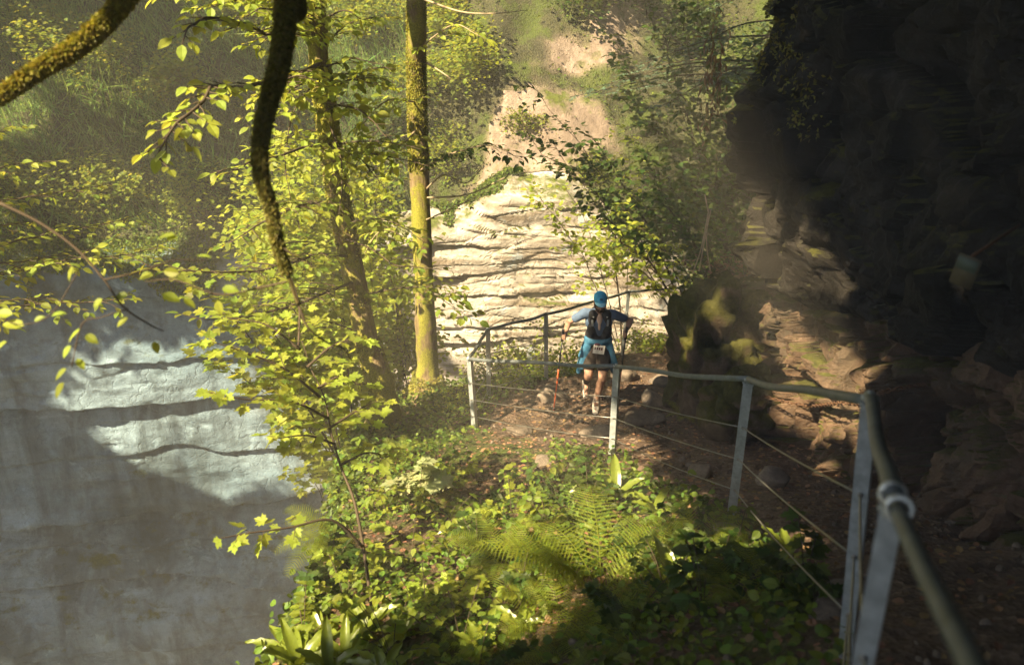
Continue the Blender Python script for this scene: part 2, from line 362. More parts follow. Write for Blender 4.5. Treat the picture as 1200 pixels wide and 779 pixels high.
M['bark'] = bark_mat('mossy_bark', (.09, .06, .03), (.32, .24, .14), (.26, .25, .04), .6)
M['bark_d'] = bark_mat('dark_mossy_bark', (.06, .045, .025), (.16, .12, .06), (.14, .13, .03), .8)
M['bark_p'] = bark_mat('grey_bark', (.07, .055, .035), (.25, .20, .14), (.24, .21, .025), .35)
M['twig'] = plain('twig_bark', (.07, .05, .03), .8, bump=.3)
M['deadwood'] = plain('bleached_twig', (.36, .28, .18), .8, bump=.3)
M['moss'] = leaf_mat('moss_tuft', (.25, .245, .04), (.40, .38, .04), var=.5, tr=.3)
M['moss_d'] = leaf_mat('dark_moss_tuft', (.18, .165, .035), (.3, .27, .04), var=.5, tr=.25)
M['steel'] = plain('galvanised_steel', (.42, .46, .47), .45, .35, .28, 22, .15, coords='Object')
M['rail'] = plain('weathered_steel_tube', (.15, .17, .18), .5, .2, .3, 14, .1)
M['wire'] = plain('steel_wire', (.33, .32, .30), .45, .8, .2, 30)
M['rust'] = plain('rusty_chain', (.13, .07, .04), .7, .5, .4, 40, .2)
M['far'] = plain('sky_block_slope', (.03, .042, .012), .95, var=.6, scale=.6, bump=.5, spec=.1)
M['bright'] = plain('zinc_clamp', (.70, .72, .70), .35, .7, .15, 20)
M['scar'] = rock_mat('pale_scar_rock', (.20, .15, .115), (.42, .33, .27), stain=(.15, .11, .08), streak=.5, bump=.9, bd=.07, moss=.05)
M['moss_o'] = leaf_mat('sunlit_moss_tuft', (.24, .22, .035), (.42, .36, .04), var=.5, tr=.3)  # brighter moss copy: sunlight on the slanting limb put into the colour
# ================================================================ the lie of the land
RY = np.array([-6, 0, 1.46, 2.64, 5.12, 7.66, 9.3, 10.2, 11.0, 13.2, 20])
RZ = np.array([-.5, -1.6, -2.05, -2.5, -3.73, -4.87, -5.55, -5.6, -5.73, -6.24, -7.6])
ROWS = [(-8, [(-9, -8), (-5, -2.2), (-1.8, -.8), (.4, .3), (3, .5), (9, .8)]),
        (-3, [(-9, -18), (-4.5, -12), (-2.2, -2.8), (.5, -.8), (3, -.7), (9, -.4)]),
        (0, [(-9, -20), (-3.2, -16), (-1.8, -3.2), (.5, -1.65), (3, -1.6), (9, -1.3)]),
        (2.64, [(-9, -20), (-3.1, -16), (-1.7, -3.9), (0, -3.35), (1.26, -2.62), (3.5, -2.5), (9, -2.3)]),
        (5.12, [(-9, -20), (-3.1, -17), (-1.65, -4.55), (0, -4.25), (1.71, -3.78), (4, -3.7), (9, -3.5)]),
        (7.66, [(-9, -20), (-3.3, -17), (-1.85, -5.15), (0, -4.98), (1.08, -4.87), (4, -4.82), (9, -4.6)]),
        (9.6, [(-9, -20), (-3.5, -17), (-2.1, -5.75), (-.5, -5.6), (4, -5.56), (9, -5.4)]),
        (11.2, [(-9, -20), (-3.5, -17), (-2.0, -6.1), (-.4, -5.85), (.6, -5.76), (4, -5.8), (9, -5.6)]),
        (13.2, [(-9, -20), (-4, -17), (-1.0, -7.8), (.6, -6.9), (1.8, -6.3), (5, -6.25), (9, -6)]),
        (15.5, [(-9, -20), (-4.2, -17), (-.5, -9.5), (1.5, -7.8), (3, -7.0), (6, -6.9), (9, -6.6)]),
        (18.5, [(-9, -20), (-3.5, -16), (0, -10.5), (3, -8.4), (6, -7.4), (9, -7)])]
_ry = np.array([r[0] for r in ROWS], float)
def ground_z(x, y, detail=True):
    x = np.asarray(x, float); y = np.asarray(y, float); x, y = np.broadcast_arrays(x, y)
    zs = np.stack([np.interp(x, [p[0] for p in r[1]], [p[1] for p in r[1]]) for r in ROWS])
    i = np.clip(np.searchsorted(_ry, y) - 1, 0, len(_ry) - 2); t = np.clip((y - _ry[i]) / (_ry[i + 1] - _ry[i]), 0, 1)
    t = t * .5 + .5 * t * t * (3 - 2 * t)
    z0 = np.take_along_axis(zs, i[None], 0)[0]; z1 = np.take_along_axis(zs, i[None] + 1, 0)[0]
    z = z0 * (1 - t) + z1 * t
    if detail:
        P = np.stack([x, y, z * .6], -1); pth = path_w(x, y)
        z = z + .16 * fbm(P * .9, 4, 3) * (1 - .6 * pth) + .05 * fbm(P * 3.5, 4, 4) + .022 * fbm(P * 11, 3, 8)
        # worn earth steps where the trail drops
        st = np.sin(y * 5.2 + 1.8 * fbm(np.stack([x, y, x * 0], -1) * .8, 2, 9)) ; z = z + pth * .035 * np.tanh(st * 3) * (y < 9)
    return z
_px = [-6, 0, 1.46, 2.64, 5.12, 7.66, 8.8, 9.6, 10.3, 11.2, 13.2, 18]
_pl = [.3, .85, .98, 1.4, 1.82, 1.2, .15, -.35, -.2, .6, 1.9, 3.5]
_pr = [3.2, 3.2, 3.2, 3.4, 3.5, 3.0, 2.8, 2.7, 2.8, 3.2, 4.6, 6.0]
def path_w(x, y):
    l = np.interp(y, _px, _pl); r = np.interp(y, _px, _pr)
    w = .22 * fbm(np.stack([x, y, x * 0], -1) * 1.7, 3, 12)
    return ss(-.12, .2, x - l + w) * ss(-.12, .2, r - x + w)
def grid_mesh(xs, ys, zf):
    X, Y = np.meshgrid(xs, ys); Z = zf(X, Y); V = np.stack([X, Y, Z], -1).reshape(-1, 3)
    nx, ny = len(xs), len(ys); i = np.arange(nx - 1)[None] + nx * np.arange(ny - 1)[:, None]
    F = np.stack([i, i + 1, i + 1 + nx, i + nx], -1).reshape(-1, 4); return V, F
xs = np.concatenate([np.arange(-9, -3.6, .15), np.arange(-3.6, 4.5, .045), np.arange(4.5, 9.01, .25)])
ys = np.concatenate([np.arange(-8, 1, .2), np.arange(1, 13.5, .045), np.arange(13.5, 18.6, .15)])
V, F = grid_mesh(xs, ys, lambda a, b: ground_z(a, b))
# the undercut, rooty rim of the bank
cen = V[F].mean(1); onp = path_w(cen[:, 0], cen[:, 1]) > .5
def sub(V, F): 
    u, inv = np.unique(F, return_inverse=True); return V[u], inv.reshape(F.shape)
v1, f1 = sub(V, F[~onp]); put('ground', np_mesh('ground', v1, [f1]), M['soil'], kind='structure')
v2, f2 = sub(V, F[onp]); put('path', np_mesh('path', v2, [f2]), M['path'], kind='structure')
V, F = grid_mesh(np.linspace(-150, 150, 61), np.linspace(-150, 150, 61), lambda a, b: -20.5 + 0 * a)
hmz = lambda r: np.interp(r, [0, 34, 40, 52, 64], [-21, -20.6, -6, 20, 30])
X_, Y_ = np.meshgrid(np.linspace(0, 2 * np.pi, 181), np.linspace(30, 66, 30)); zr_ = hmz(Y_); zr_ = np.where(zr_ > -6, -6 + (zr_ + 6) * (1 - .75 * ss(.2, -.6, np.sin(X_))), zr_); hv = np.stack([-6 + Y_ * np.cos(X_), 6 + Y_ * np.sin(X_), zr_], -1)
hv = hv + np.stack([fbm(hv * .09, 4, k) for k in (1, 2, 3)], -1) * np.array([5, 5, 4]); i = np.arange(180)[None] + 181 * np.arange(29)[:, None]
put('sky_block_hills', np_mesh('sky_block_hills', hv.reshape(-1, 3), [np.stack([i, i + 181, i + 182, i + 1], -1).reshape(-1, 4)]), M['far'], kind='structure')  # unseen ring of slopes added to cut low sky light
put('gorge_floor', np_mesh('gorge_floor', V, [F]), M['soil'], kind='structure')

# ================================================================ far cliff and the slope on top
PLAN = smooth_path([(-38, 0), (-29, 8), (-21, 13.2), (-14, 15.6), (-9, 16.5), (-5, 17.0), (-1.5, 17.4), (2, 17.6), (5, 16.6), (8, 14.8), (11, 13), (16, 12)], 16)
seg = np.r_[0, np.cumsum(np.linalg.norm(np.diff(PLAN, axis=0), axis=1))]
def plan_at(s): return np.stack([np.interp(s, seg, PLAN[:, 0]), np.interp(s, seg, PLAN[:, 1])], -1)
def plan_n(s):
    d = plan_at(s + .4) - plan_at(s - .4); n = np.stack([d[..., 1], -d[..., 0]], -1)
    n = n / np.linalg.norm(n, axis=-1, keepdims=True); return n      # towards the gorge
s_of_x = lambda x: np.interp(x, PLAN[:, 0], seg)
BEDS = [(-5.05, .3, 0), (-5.75, .8, 0), (-6.4, 1.5, 0), (-7.6, .6, 0), (-8.5, .5, 0), (-9.6, .5, 0), (-6.95, .35, 0), (-8.0, .4, 0), (-6.6, .25, 1), (-8.8, 1.0, 1), (-11.5, 1.9, 1), (-12.8, .5, 1), (-13.4, .35, 1), (-14.2, 1.1, 1), (-15.8, .7, 1), (-10.4, .22, 1), (-7.9, .2, 1), (-18, .5, 1)]
def cliff_disp(x, s, z):
    """the right end is thinly bedded; on the left are great smooth panels between a few sharp ledges"""
    Z0 = s * 0; left = ss(-1.2, -4.0, x); d = Z0
    for k, (zb, a, isl) in enumerate(BEDS):
        wob = (.6 * _vn(np.stack([s * .2, Z0, Z0 + k * .4], -1), 3) + .2 * fbm(np.stack([s * .9, Z0, Z0 + k], -1), 4, 4)) if isl else (.10 * _vn(np.stack([s * .5, Z0, Z0 + k * 3.], -1), 5) + .05 * fbm(np.stack([s * 1.8, Z0, Z0 + k], -1), 3, 4))
        a = a * (left if isl else 1 - left)
        h = zb + wob - z
        ac = a * (.12 + .33 * left + (1. - .35 * left) * ss(-.45, .5, _vn(np.stack([s * .3, Z0 + k * 5.5, Z0], -1), 31)))
        w = .045 if isl else .025
        d = d - (.26 + .3 * left) * ac * ss(-w * .2, w, h) * np.exp(-np.maximum(h, 0) * (1.1 if isl else 2.0))
    d = d + .35 * fbm(np.stack([s * .22, Z0, z * .25], -1), 2, 6) + left * .22 * fbm(np.stack([s * .4 + 9, Z0, z * 1.0], -1), 4, 16) + .05 * fbm(np.stack([s * 1.1, Z0, z * 1.3], -1), 5, 8)
    wv = .35 * fbm(np.stack([s, z, Z0], -1), 3, 2)
    hf, cr = facet(np.stack([s * .5 + wv, Z0, z * 1.0 + wv], -1), 21); h2, c2 = facet(np.stack([s * .7 + wv, Z0, z * 3.6 + wv * .5], -1), 23)
    msk = ss(.0, .35, fbm(np.stack([s * .35, Z0, z * .5], -1), 2, 77))
    d = d + left * .05 * ss(.25, .5, msk) * h2 + (1 - left) * (.035 * hf + .07 * h2 - .03 * np.exp(-(c2 / .05) ** 2))
    return d + .012 * fbm(np.stack([s * 5, Z0, z * 6], -1), 3, 11)
def top_z(x): return np.interp(x, [-30, -16, -9, -6, -3.5, -1.2, 0, 1.2, 2.2, 3.4, 4.5, 8], [-4.0, -5.2, -5.5, -5.5, -5.5, -5.2, -4.5, -4.5, -5.2, -6.1, -6.2, -6.0])
ss_ = np.concatenate([np.arange(0, 20, .25), np.arange(20, s_of_x(7.5), .055), np.arange(s_of_x(7.5), seg[-1], .3)])
vv = np.linspace(0, 1, 420)
S, W = np.meshgrid(ss_, vv); XY = plan_at(S); NN = plan_n(S); X0 = XY[..., 0]
TZ = top_z(X0) + .35 * fbm(np.stack([S * .6, S * 0, S * 0], -1), 3, 14)
zlow = -20.7
Zc = TZ + (zlow - TZ) * (W ** 1.12)
D = cliff_disp(X0, S, Zc) - .9 * ss(.05, 0, W) ** 2 + (TZ - Zc) * .045
V = np.stack([X0 + NN[..., 0] * D, XY[..., 1] + NN[..., 1] * D, Zc], -1)
rim = V[0].copy(); CLV = V.copy()
nx = len(ss_); ny = len(vv); i = np.arange(nx - 1)[None] + nx * np.arange(ny - 1)[:, None]
F = np.stack([i, i + nx, i + 1 + nx, i + 1], -1).reshape(-1, 4)
me = np_mesh('cliff', V.reshape(-1, 3), [F], False); me.polygons.foreach_set('use_smooth', V.reshape(-1, 3)[F[:, 0], 0] < -2.6); q = V.reshape(-1, 3); at_ = me.attributes.new('light_tint', 'FLOAT', 'POINT')
at_.data.foreach_set('value', ss(-6.5, -2.0, q[:, 0] + 2.2 * fbm(q * .5, 4, 47) + .25 * (q[:, 2] + 9)).astype(np.float32)); put('cliff', me, M['cliff'], kind='structure')  # mask from bluish shade tint on the left to painted sun warmth on the right
# slope above
rr = np.concatenate([np.linspace(0, 5, 50), np.linspace(5, 40, 46)[1:]])
def slope_rise(x, r):
    steep = np.interp(x, [-20, -8, -3, 0, 3, 7], [.75, .8, 1.0, 1.15, 1.1, 1.2]); return steep * r + .5 * ss(0, 1.2, r)
S, Q = np.meshgrid(ss_[::3], rr); XY = plan_at(S); NN = plan_n(S)
rimg = np.stack([np.interp(ss_[::3], ss_, rim[:, k]) for k in range(3)], -1)[None]
Vh = np.zeros(S.shape + (3,)); Vh[..., 0] = rimg[..., 0] - NN[..., 0] * Q - (0) ; Vh[..., 1] = rimg[..., 1] - NN[..., 1] * Q
Vh[..., 2] = rimg[..., 2] + slope_rise(XY[..., 0], Q)
n = fbm(Vh * .5, 4, 31); Vh[..., 2] += np.minimum(Q, 1) * (.8 * n + .18 * fbm(Vh * 2.2, 3, 32)) + .02
HV = Vh.copy()
nx = S.shape[1]; ny = S.shape[0]; i = np.arange(nx - 1)[None] + nx * np.arange(ny - 1)[:, None]
F = np.stack([i, i + 1, i + 1 + nx, i + nx], -1).reshape(-1, 4)
me = np_mesh('hillside', Vh.reshape(-1, 3), [F]); hx = Vh.reshape(-1, 3)
at_ = me.attributes.new('scar', 'FLOAT', 'POINT'); q = hx - np.array([.9, 18.8, -3.4]); ax_ = np.array([.42, .62, .66]); ax_ /= np.linalg.norm(ax_); tt = q @ ax_; dd = np.linalg.norm(q - tt[:, None] * ax_, axis=1)
wq = np.interp(tt, [-2.5, -1, 1, 3, 5, 9], [1.3, 1.25, .85, .62, .45, .3]); 
def scar_f(hx):
    q = hx - np.array([.9, 18.8, -3.4]); tt = q @ ax_; dd = np.linalg.norm(q - tt[:, None] * ax_, axis=1)
    return ss(.35, -.25, dd - np.interp(tt, [-2.5, -1, 1, 3, 5, 9], [1.3, 1.25, .85, .62, .45, .3]) + 1.3 * fbm(hx * 1.1, 5, 44))
at_.data.foreach_set('value', ss(.35, -.25, dd - wq + 1.3 * fbm(hx * 1.1, 5, 44)).astype(np.float32))
sv = scar_f(hx)[F].mean(1); me.polygons.foreach_set('material_index', (sv > .5).astype(np.int32)); put('hillside', me, [M['hill'], M['scar']], kind='structure')
hs_s = ss_[::3]
def hill_pt(x, r):
    """points on the slope above the cliff at plan x and r metres back from the rim"""
    s = s_of_x(np.asarray(x, float)); si = np.clip(np.searchsorted(hs_s, s), 0, len(hs_s) - 1); ri = np.clip(np.searchsorted(rr, r), 0, len(rr) - 1)
    return HV[ri, si]
# ================================================================ the massif on the trail's inner side
def curtain(plan, zt, zb, disp, ns, nz, back=None, name='rock', lean=None):
    P = smooth_path(plan, 12); sg = np.r_[0, np.cumsum(np.linalg.norm(np.diff(P, axis=0), axis=1))]
    s = np.linspace(0, sg[-1], ns); xy = np.stack([np.interp(s, sg, P[:, k]) for k in (0, 1)], -1)
    d = np.gradient(xy, axis=0); n = np.stack([d[:, 1], -d[:, 0]], -1); n /= np.linalg.norm(n, axis=1)[:, None]
    w = np.linspace(0, 1, nz)
    Sg, W = np.meshgrid(s, w); T = zt(xy[:, 0], xy[:, 1])[None]; B = zb(xy[:, 0], xy[:, 1])[None]
    Z = B + (T - B) * W; base = np.stack([np.broadcast_to(xy[None, :, 0], Z.shape), np.broadcast_to(xy[None, :, 1], Z.shape), Z], -1)
    N3 = np.stack([np.broadcast_to(n[None, :, 0], Z.shape), np.broadcast_to(n[None, :, 1], Z.shape), 0 * Z], -1)
    D = disp(base, W, Sg)
    V = base + N3 * D[..., None]
    return V, N3, W
def gridfaces(ny, nx, flip=False):
    i = np.arange(nx - 1)[None] + nx * np.arange(ny - 1)[:, None]
    F = np.stack([i, i + 1, i + 1 + nx, i + nx], -1).reshape(-1, 4); return F[:, ::-1] if flip else F
def rock(name, c, size, seed, label, cat='rock', m='stone', n=40, group=None, rot=0, rough=1., sq=0.):
    """boulder hewn by random planes"""
    c = np.array(c, float)
    bm = bmesh.new(); bmesh.ops.create_icosphere(bm, subdivisions=5 if n > 30 else 4, radius=1)
    V = np.array([v.co for v in bm.verts]); F = np.array([[v.index for v in f.verts] for f in bm.faces]); bm.free()
    r = np.random.default_rng(seed); pn = r.normal(size=(14, 3)); pn /= np.linalg.norm(pn, axis=1)[:, None]; pd = r.uniform(.68, 1.0, 14)
    if sq: pn = np.vstack([pn, np.eye(3), -np.eye(3)]); pd = np.r_[pd + .12, np.full(6, sq)]
    dt = V @ pn.T; q = np.where(dt > .05, pd / np.maximum(dt, .05), 9.); k = 14.
    rad = -np.log(np.exp(-q * k).sum(1)) / k; V = V * np.clip(rad, .3, 1.3)[:, None]
    V = V * (np.array(size) / 2 * 1.15)
    Pn = V + c; nrm = V / np.linalg.norm(V, axis=1)[:, None]; sc_ = min(size)
    hq, eq = facet(Pn * 3.0 / max(sc_, .3) * .6 + 3, seed); V = V + nrm * (sc_ * rough * (.10 * hq - .05 * np.exp(-(eq / .06) ** 2)))[:, None] * (m != 'stone')
    V = V + nrm * (sc_ * rough * (.11 * fbm(Pn * 2.2 / max(sc_, .3), 4, seed) + .05 * fbm(Pn * 8, 5, seed, g=.62)))[:, None]
    a = rot; Rm = np.array([[math.cos(a), -math.sin(a), 0], [math.sin(a), math.cos(a), 0], [0, 0, 1]]); V = V @ Rm.T
    o = put(name, np_mesh(name, V, [F]), M[m], label=label, category=cat); o.location = tuple(float(t) for t in c)
    if group: o['group'] = group
    return o
# --- fractured lower wall
low_plan = [(7.5, 12.6), (4.6, 11.6), (3.15, 10.3), (2.85, 8.9), (2.95, 7.6), (3.1, 6.4), (3.3, 5.0), (3.45, 3.0), (3.4, .5), (3.3, -3)]
def low_disp(P, W, S):
    q = P + .22 * np.stack([fbm(P * 1.1, 3, 40 + k) for k in range(3)], -1)
    h, e = facet(q * np.array([1.25, 1.25, .95]), 50); h2, e2 = facet(q * 2.6 + 5, 60)
    # two big joint-bounded blocks
    return -.12 + .5 * h - .26 * np.exp(-(e / .07) ** 2) + .22 * h2 - .12 * np.exp(-(e2 / .07) ** 2) + .07 * facet(q * 6.3 + 2, 65)[0] + .2 * fbm(P * .7, 3, 55) + .07 * fbm(P * 5, 5, 57, g=.62) - .9 * ss(.93, 1.0, W) ** 2 + .35 * (1 - W) ** 2
V, N3, W = curtain(low_plan, lambda x, y: np.interp(y, [-3, 3, 5, 6.4, 7.4, 8.4, 9.3, 10.4, 12.6], [.4, -.9, -1.9, -2.7, -3.05, -3.3, -3.5, -3.75, -4.6]), lambda x, y: np.interp(y, RY, RZ) - .5, low_disp, 560, 150)
top = V[-1]; rows = [V]
N0 = N3[-1]
for k in range(1, 14):
    t = k * .16; r_ = top.copy() - N0 * t; r_[:, 2] += .07 * fbm(r_ * 2, 3, 61) + .03 * t; rows.append(r_[None])
V = np.concatenate(rows); o = put('rock_wall', np_mesh('rock_wall', V.reshape(-1, 3), [gridfaces(V.shape[0], V.shape[1], True)], False), M['massif'],
    label='fractured brown rock wall beside the trail behind the front railing', category='rock face')
LOWV = V
# --- the great overhang above it
up_plan = [(12, 14.5), (7.5, 12.8), (4.6, 11.4), (3.0, 9.9), (2.36, 9.0), (2.5, 8.0), (2.85, 7.0), (3.0, 5.6), (3.1, 4.2), (3.1, 2.4), (3.0, 0), (2.9, -4), (2.8, -9)]
def up_bottom(x, y): return np.interp(y, [-9, 0, 3, 4.5, 5.6, 6.6, 7.6, 8.4, 9.0, 9.9, 11.4, 14], [1.2, 0, -1.3, -2.5, -3.05, -3.3, -3.5, -3.55, -3.4, -3.6, -4.1, -4.6])
def up_disp(P, W, S):
    q = P + .3 * np.stack([fbm(P * .9, 3, 70 + k) for k in range(3)], -1)
    h, e = facet(q * np.array([.75, .75, .9]), 80); h2, e2 = facet(q * 2.6 + 9, 90)
    z = P[..., 2]; y = P[..., 1]
    roof = 1.0 * ss(0.2, 3.5, z) + 2.2 * ss(2.5, 6.5, z)         # unseen roof added over the trail to block the sky
    hump = -.1 + .34 * h - .10 * np.exp(-(e / .06) ** 2) + .12 * h2 - .05 * np.exp(-(e2 / .06) ** 2) + .35 * fbm(P * .6, 3, 75) + .12 * fbm(P * 2.4, 4, 76) + .07 * fbm(P * 7, 5, 77, g=.62)
    under = -.6 * (1 - ss(0, .035, W)) ** 1.6 - .15 * (1 - ss(.02, .12, W))
    return hump + under + roof * ss(13, 9, y)
V, N3, W = curtain(up_plan, lambda x, y: 8.5 + 0 * x, lambda x, y: up_bottom(x, y), up_disp, 620, 400)
N0 = N3[0]; rows = []
for k in range(14, 0, -1):
    t = k * .2; r_ = V[0].copy() - N0 * t; r_[:, 2] += .16 * t + .1 * fbm(r_ * 1.6, 3, 91); rows.append(r_[None])
V = np.concatenate(rows + [V]); t_ = V[-1].copy(); cap = t_ + np.array([9, 0, 1.5]); V = np.concatenate([V, cap[None]])
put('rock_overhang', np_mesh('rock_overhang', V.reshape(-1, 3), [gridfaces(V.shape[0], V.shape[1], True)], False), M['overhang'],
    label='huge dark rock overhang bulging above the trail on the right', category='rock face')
UPG = V
# --- mossy pillar at the bend and single blocks
def gz(x, y): return float(ground_z(np.array([float(x)]), np.array([float(y)]))[0])
rock('boulder', (2.72, 10.15, -4.85), (1.35, 1.15, 2.35), 3, 'tall mossy boulder like a pillar at the bend, bare twigs propped on top', 'boulder', 'mossrock', rough=2.2, sq=.8)
rock('boulder', (2.62, 8.55, -4.75), (.8, .75, .95), 8, 'low dark mossy boulder at the foot of the rock wall behind the middle post', 'boulder', 'mossrock', rough=1.3)
STN = [((645, 458), 11.9, (.42, .36, .32), 'rounded brown stone on the trail by the runner\'s trekking pole'),
       ((735, 430), 12.6, (.50, .42, .36), 'grey stone behind the runner at the foot of the rear railing post'),
       ((765, 452), 11.7, (.46, .40, .22), 'flat rock step left of the mossy pillar foot'),
       ((752, 470), 11.1, (.55, .42, .22), 'long low stone on the trail between runner and mossy boulder'),
       ((778, 432), 12.5, (.40, .35, .26), 'small stone near the pillar behind the runner'),
       ((858, 612), 6.05, (.22, .2, .12), 'small light stone at the foot of the third front post'),
       ((718, 541), 8.9, (.16, .14, .12), 'pale little stone at the foot of the middle front post'),
       ((985, 700), 4.1, (.34, .26, .10), 'flat grey stone lying beside the near railing post'),
       ((640, 527), 9.2, (.42, .3, .10), 'flat slab sunk in the sunlit trail bend'),
       ((610, 485), 10.6, (.36, .3, .14), 'worn rock poking from the trail under the corner of the railing'),
       ((700, 500), 10.1, (.5, .34, .12), 'broad flat rock in the trail just below the runner\'s feet'),
       ((820, 540), 8.3, (.34, .3, .2), 'rough stone at the trail edge beneath the rock wall'),
       ((905, 560), 7.3, (.3, .26, .2), 'stone against the rock wall foot between third and near posts')]
for k, ((px, py), d, s, lab) in enumerate(STN):
    p = at(px, py, d); s = tuple(v * .8 for v in s); rock('stone', (p[0], p[1], gz(p[0], p[1]) + s[2] * .18), s, 100 + k, lab, 'stone', 'stone', n=20, rot=k)
# loose pebbles along the trail
L = MB()
bm = bmesh.new(); bmesh.ops.create_icosphere(bm, subdivisions=2, radius=1); pv = np.array([v.co for v in bm.verts]); pf = [[v.index for v in f.verts] for f in bm.faces]; bm.free()
for k in range(900):
    y = rng.uniform(1.5, 13); x = rng.uniform(-2.0, 3.6)
    if path_w(np.array(x), np.array(y)) < .3 and rng.random() > .25: continue
    s = .012 + .03 * rng.random() ** 3; w = pv * (1 + .25 * _vn(pv * 1.5 + k, 2))[:, None] * s * rng.uniform(.5, 1.2, 3)
    L.add(w + [x, y, gz(x, y) + s * .25], pf)
L.build('gravel', M['stone'], kind='stuff')
# ================================================================ railing
rail_thing = thing('metal_railing', 'galvanised steel railing with wires running along the descending trail', 'railing', at(722, 538, 9.0))
TOPS = {'p1': at(549, 421, 10.55), 'p2': at(722, 430, 8.65), 'p3': at(877, 447, 5.95), 'p4': at(1019, 470, 3.0), 'p5': at(1047, 590, 1.75),
        'b1': at(572, 386, 11.5), 'b2': at(640, 369, 12.1), 'b3': at(737, 342, 14.2), 'b4': at(800, 337, 15.3)}
END = at(1138, 800, 1.0); END2 = END + (END - TOPS['p5']) * 1.6
foot = {}
def post(key, facing, w=.065, lean=(0, 0)):
    t = TOPS[key]; x, y = t[0] + lean[0], t[1] + lean[1]; zb = gz(x, y) - .1; f = np.array([*facing, 0.]); f /= np.linalg.norm(f); g = np.array([-f[1], f[0], 0])
    mb = MB(); th = .009; prof = [(-.5, 0), (.5, 0), (.5, .8), (.5 - th / w, .8), (.5 - th / w, th / w), (-.5, th / w)]
    b = np.array([x, y, zb]); top = t - np.array([0, 0, .018]); V = []
    for q in np.linspace(0, 1, 7):
        c = b + (top - b) * q
        for u, v in prof: V.append(c + (f * u + g * v) * w)
    n = len(prof); F = [(i * n + j, i * n + (j + 1) % n, (i + 1) * n + (j + 1) % n, (i + 1) * n + j) for i in range(6) for j in range(n)]
    F += [tuple(range(n))[::-1], tuple(6 * n + j for j in range(n))]; mb.add(V, F)
    box(mb, t - np.array([0, 0, .03]) + g * w * .4, w, w * .8, .012)     # saddle plate
    o = mb.build('post', M['steel'], rail_thing, smooth=False)
    for q in (.25, .47, .69):
        b2 = MB(); tube(b2, [b + (top - b) * (q + .02) - g * .012, b + (top - b) * (q + .02) + g * .035], .009, 6)
        b2.build('bolt', M['wire'], o)
    foot[key] = (b, top); return o
for k, fc, ln in (('p1', (.8, -.6), (.05, -.02)), ('p2', (.9, -.5), (0, 0)), ('p3', (.95, -.3), (0, 0)), ('b1', (.9, .3), (0, 0)), ('b2', (.9, .3), (.02, 0)), ('b3', (.9, .3), (-.05, 0)), ('b4', (.9, .3), (0, 0)),
                 ('p4', (.85, -.5), (.10, -.02)), ('p5', (.85, -.5), (.03, 0))):
    post(k, fc, .055 if k == 'p4' else .046 if k == 'p5' else .066 if k[0] == 'p' else .06, ln)
dz = np.array([0, 0, .012])
def rail(a, b, r=.021, n=6, sag=.0):
    mb = MB(); pts = [a + (b - a) * t + dz + np.array([0, 0, .01 * math.sin(t * 9 + a[0] * 5) - sag * 4 * t * (1 - t)]) for t in np.linspace(0, 1, n)]
    tube(mb, pts, r, 12, smooth=3); mb.build('handrail', M['rail'], rail_thing)
for a, b in (('b4', 'b3'), ('b3', 'b2'), ('b2', 'b1'), ('b1', 'p1'), ('p1', 'p2'), ('p2', 'p3'), ('p3', 'p4'), ('p4', 'p5')): rail(TOPS[a], TOPS[b], sag=.015)
rail(TOPS['p5'], END2, .0165)
for k in [q for q in TOPS if q != 'p5']:
    mb = MB(); box(mb, TOPS[k] + dz, .055, .055, .05, bev=.016); mb.build('joint', M['steel'], rail_thing)
mb = MB(); ax = END - TOPS['p5']
for q in (-.035, .075):
    c = TOPS['p5'] + dz + ax / np.linalg.norm(ax) * q
    mb2 = MB(); torus(mb2, c, .023, .007, ax, 28, 10); mb2.build('clamp_ring', M['bright'], rail_thing)
for a, b in (('b3', 'b2'), ('b2', 'b1'), ('b1', 'p1'), ('p1', 'p2'), ('p2', 'p3'), ('p3', 'p4'), ('p4', 'p5')):
    for q, sg_ in ((.27, .03), (.49, .02), (.71, .015)):
        A = foot[a][0] + (foot[a][1] - foot[a][0]) * q; B = foot[b][0] + (foot[b][1] - foot[b][0]) * q
        mb = MB(); tube(mb, [A + (B - A) * t - np.array([0, 0, sg_ * 4 * t * (1 - t)]) for t in np.linspace(0, 1, 9)], .0045, 6); mb.build('wire', M['wire'], rail_thing)
b5, t5 = foot['p5']
for q in (.27, .49, .71):
    A = b5 + (t5 - b5) * q; mb = MB(); tube(mb, [A, A + (END2 - TOPS['p5'])], .0045, 6); mb.build('wire', M['wire'], rail_thing)
# little plaque fixed under the overhang
sp0 = at(1131, 318, 3.2)
sg = thing('sign', 'small tilted pale green plaque hanging in the dark under the overhang', 'sign', sp0)
rm = Matrix.Rotation(R(-52), 3, 'Z') @ Matrix.Rotation(R(8), 3, 'Y')
nrm = np.array(rm @ Vector((0, -1, 0)))
mb = MB(); box(mb, sp0, .085, .012, .12, rm, bev=.003); mb.build('backing_board', plain('plaque_board', (.10, .085, .05), .7), sg)
mb = MB(); box(mb, sp0 + np.array(rm @ Vector((.0, -.0085, .03))), .077, .004, .048, rm, bev=.001); mb.build('pale_panel', plain('plaque_pale', (.085, .11, .085), .6), sg)
mb = MB(); tube(mb, [sp0 + np.array(rm @ Vector((0, .004, .06))), sp0 + np.array(rm @ Vector((0, .35, .12)))], .006, 6); mb.build('bracket', M['rust'], sg)

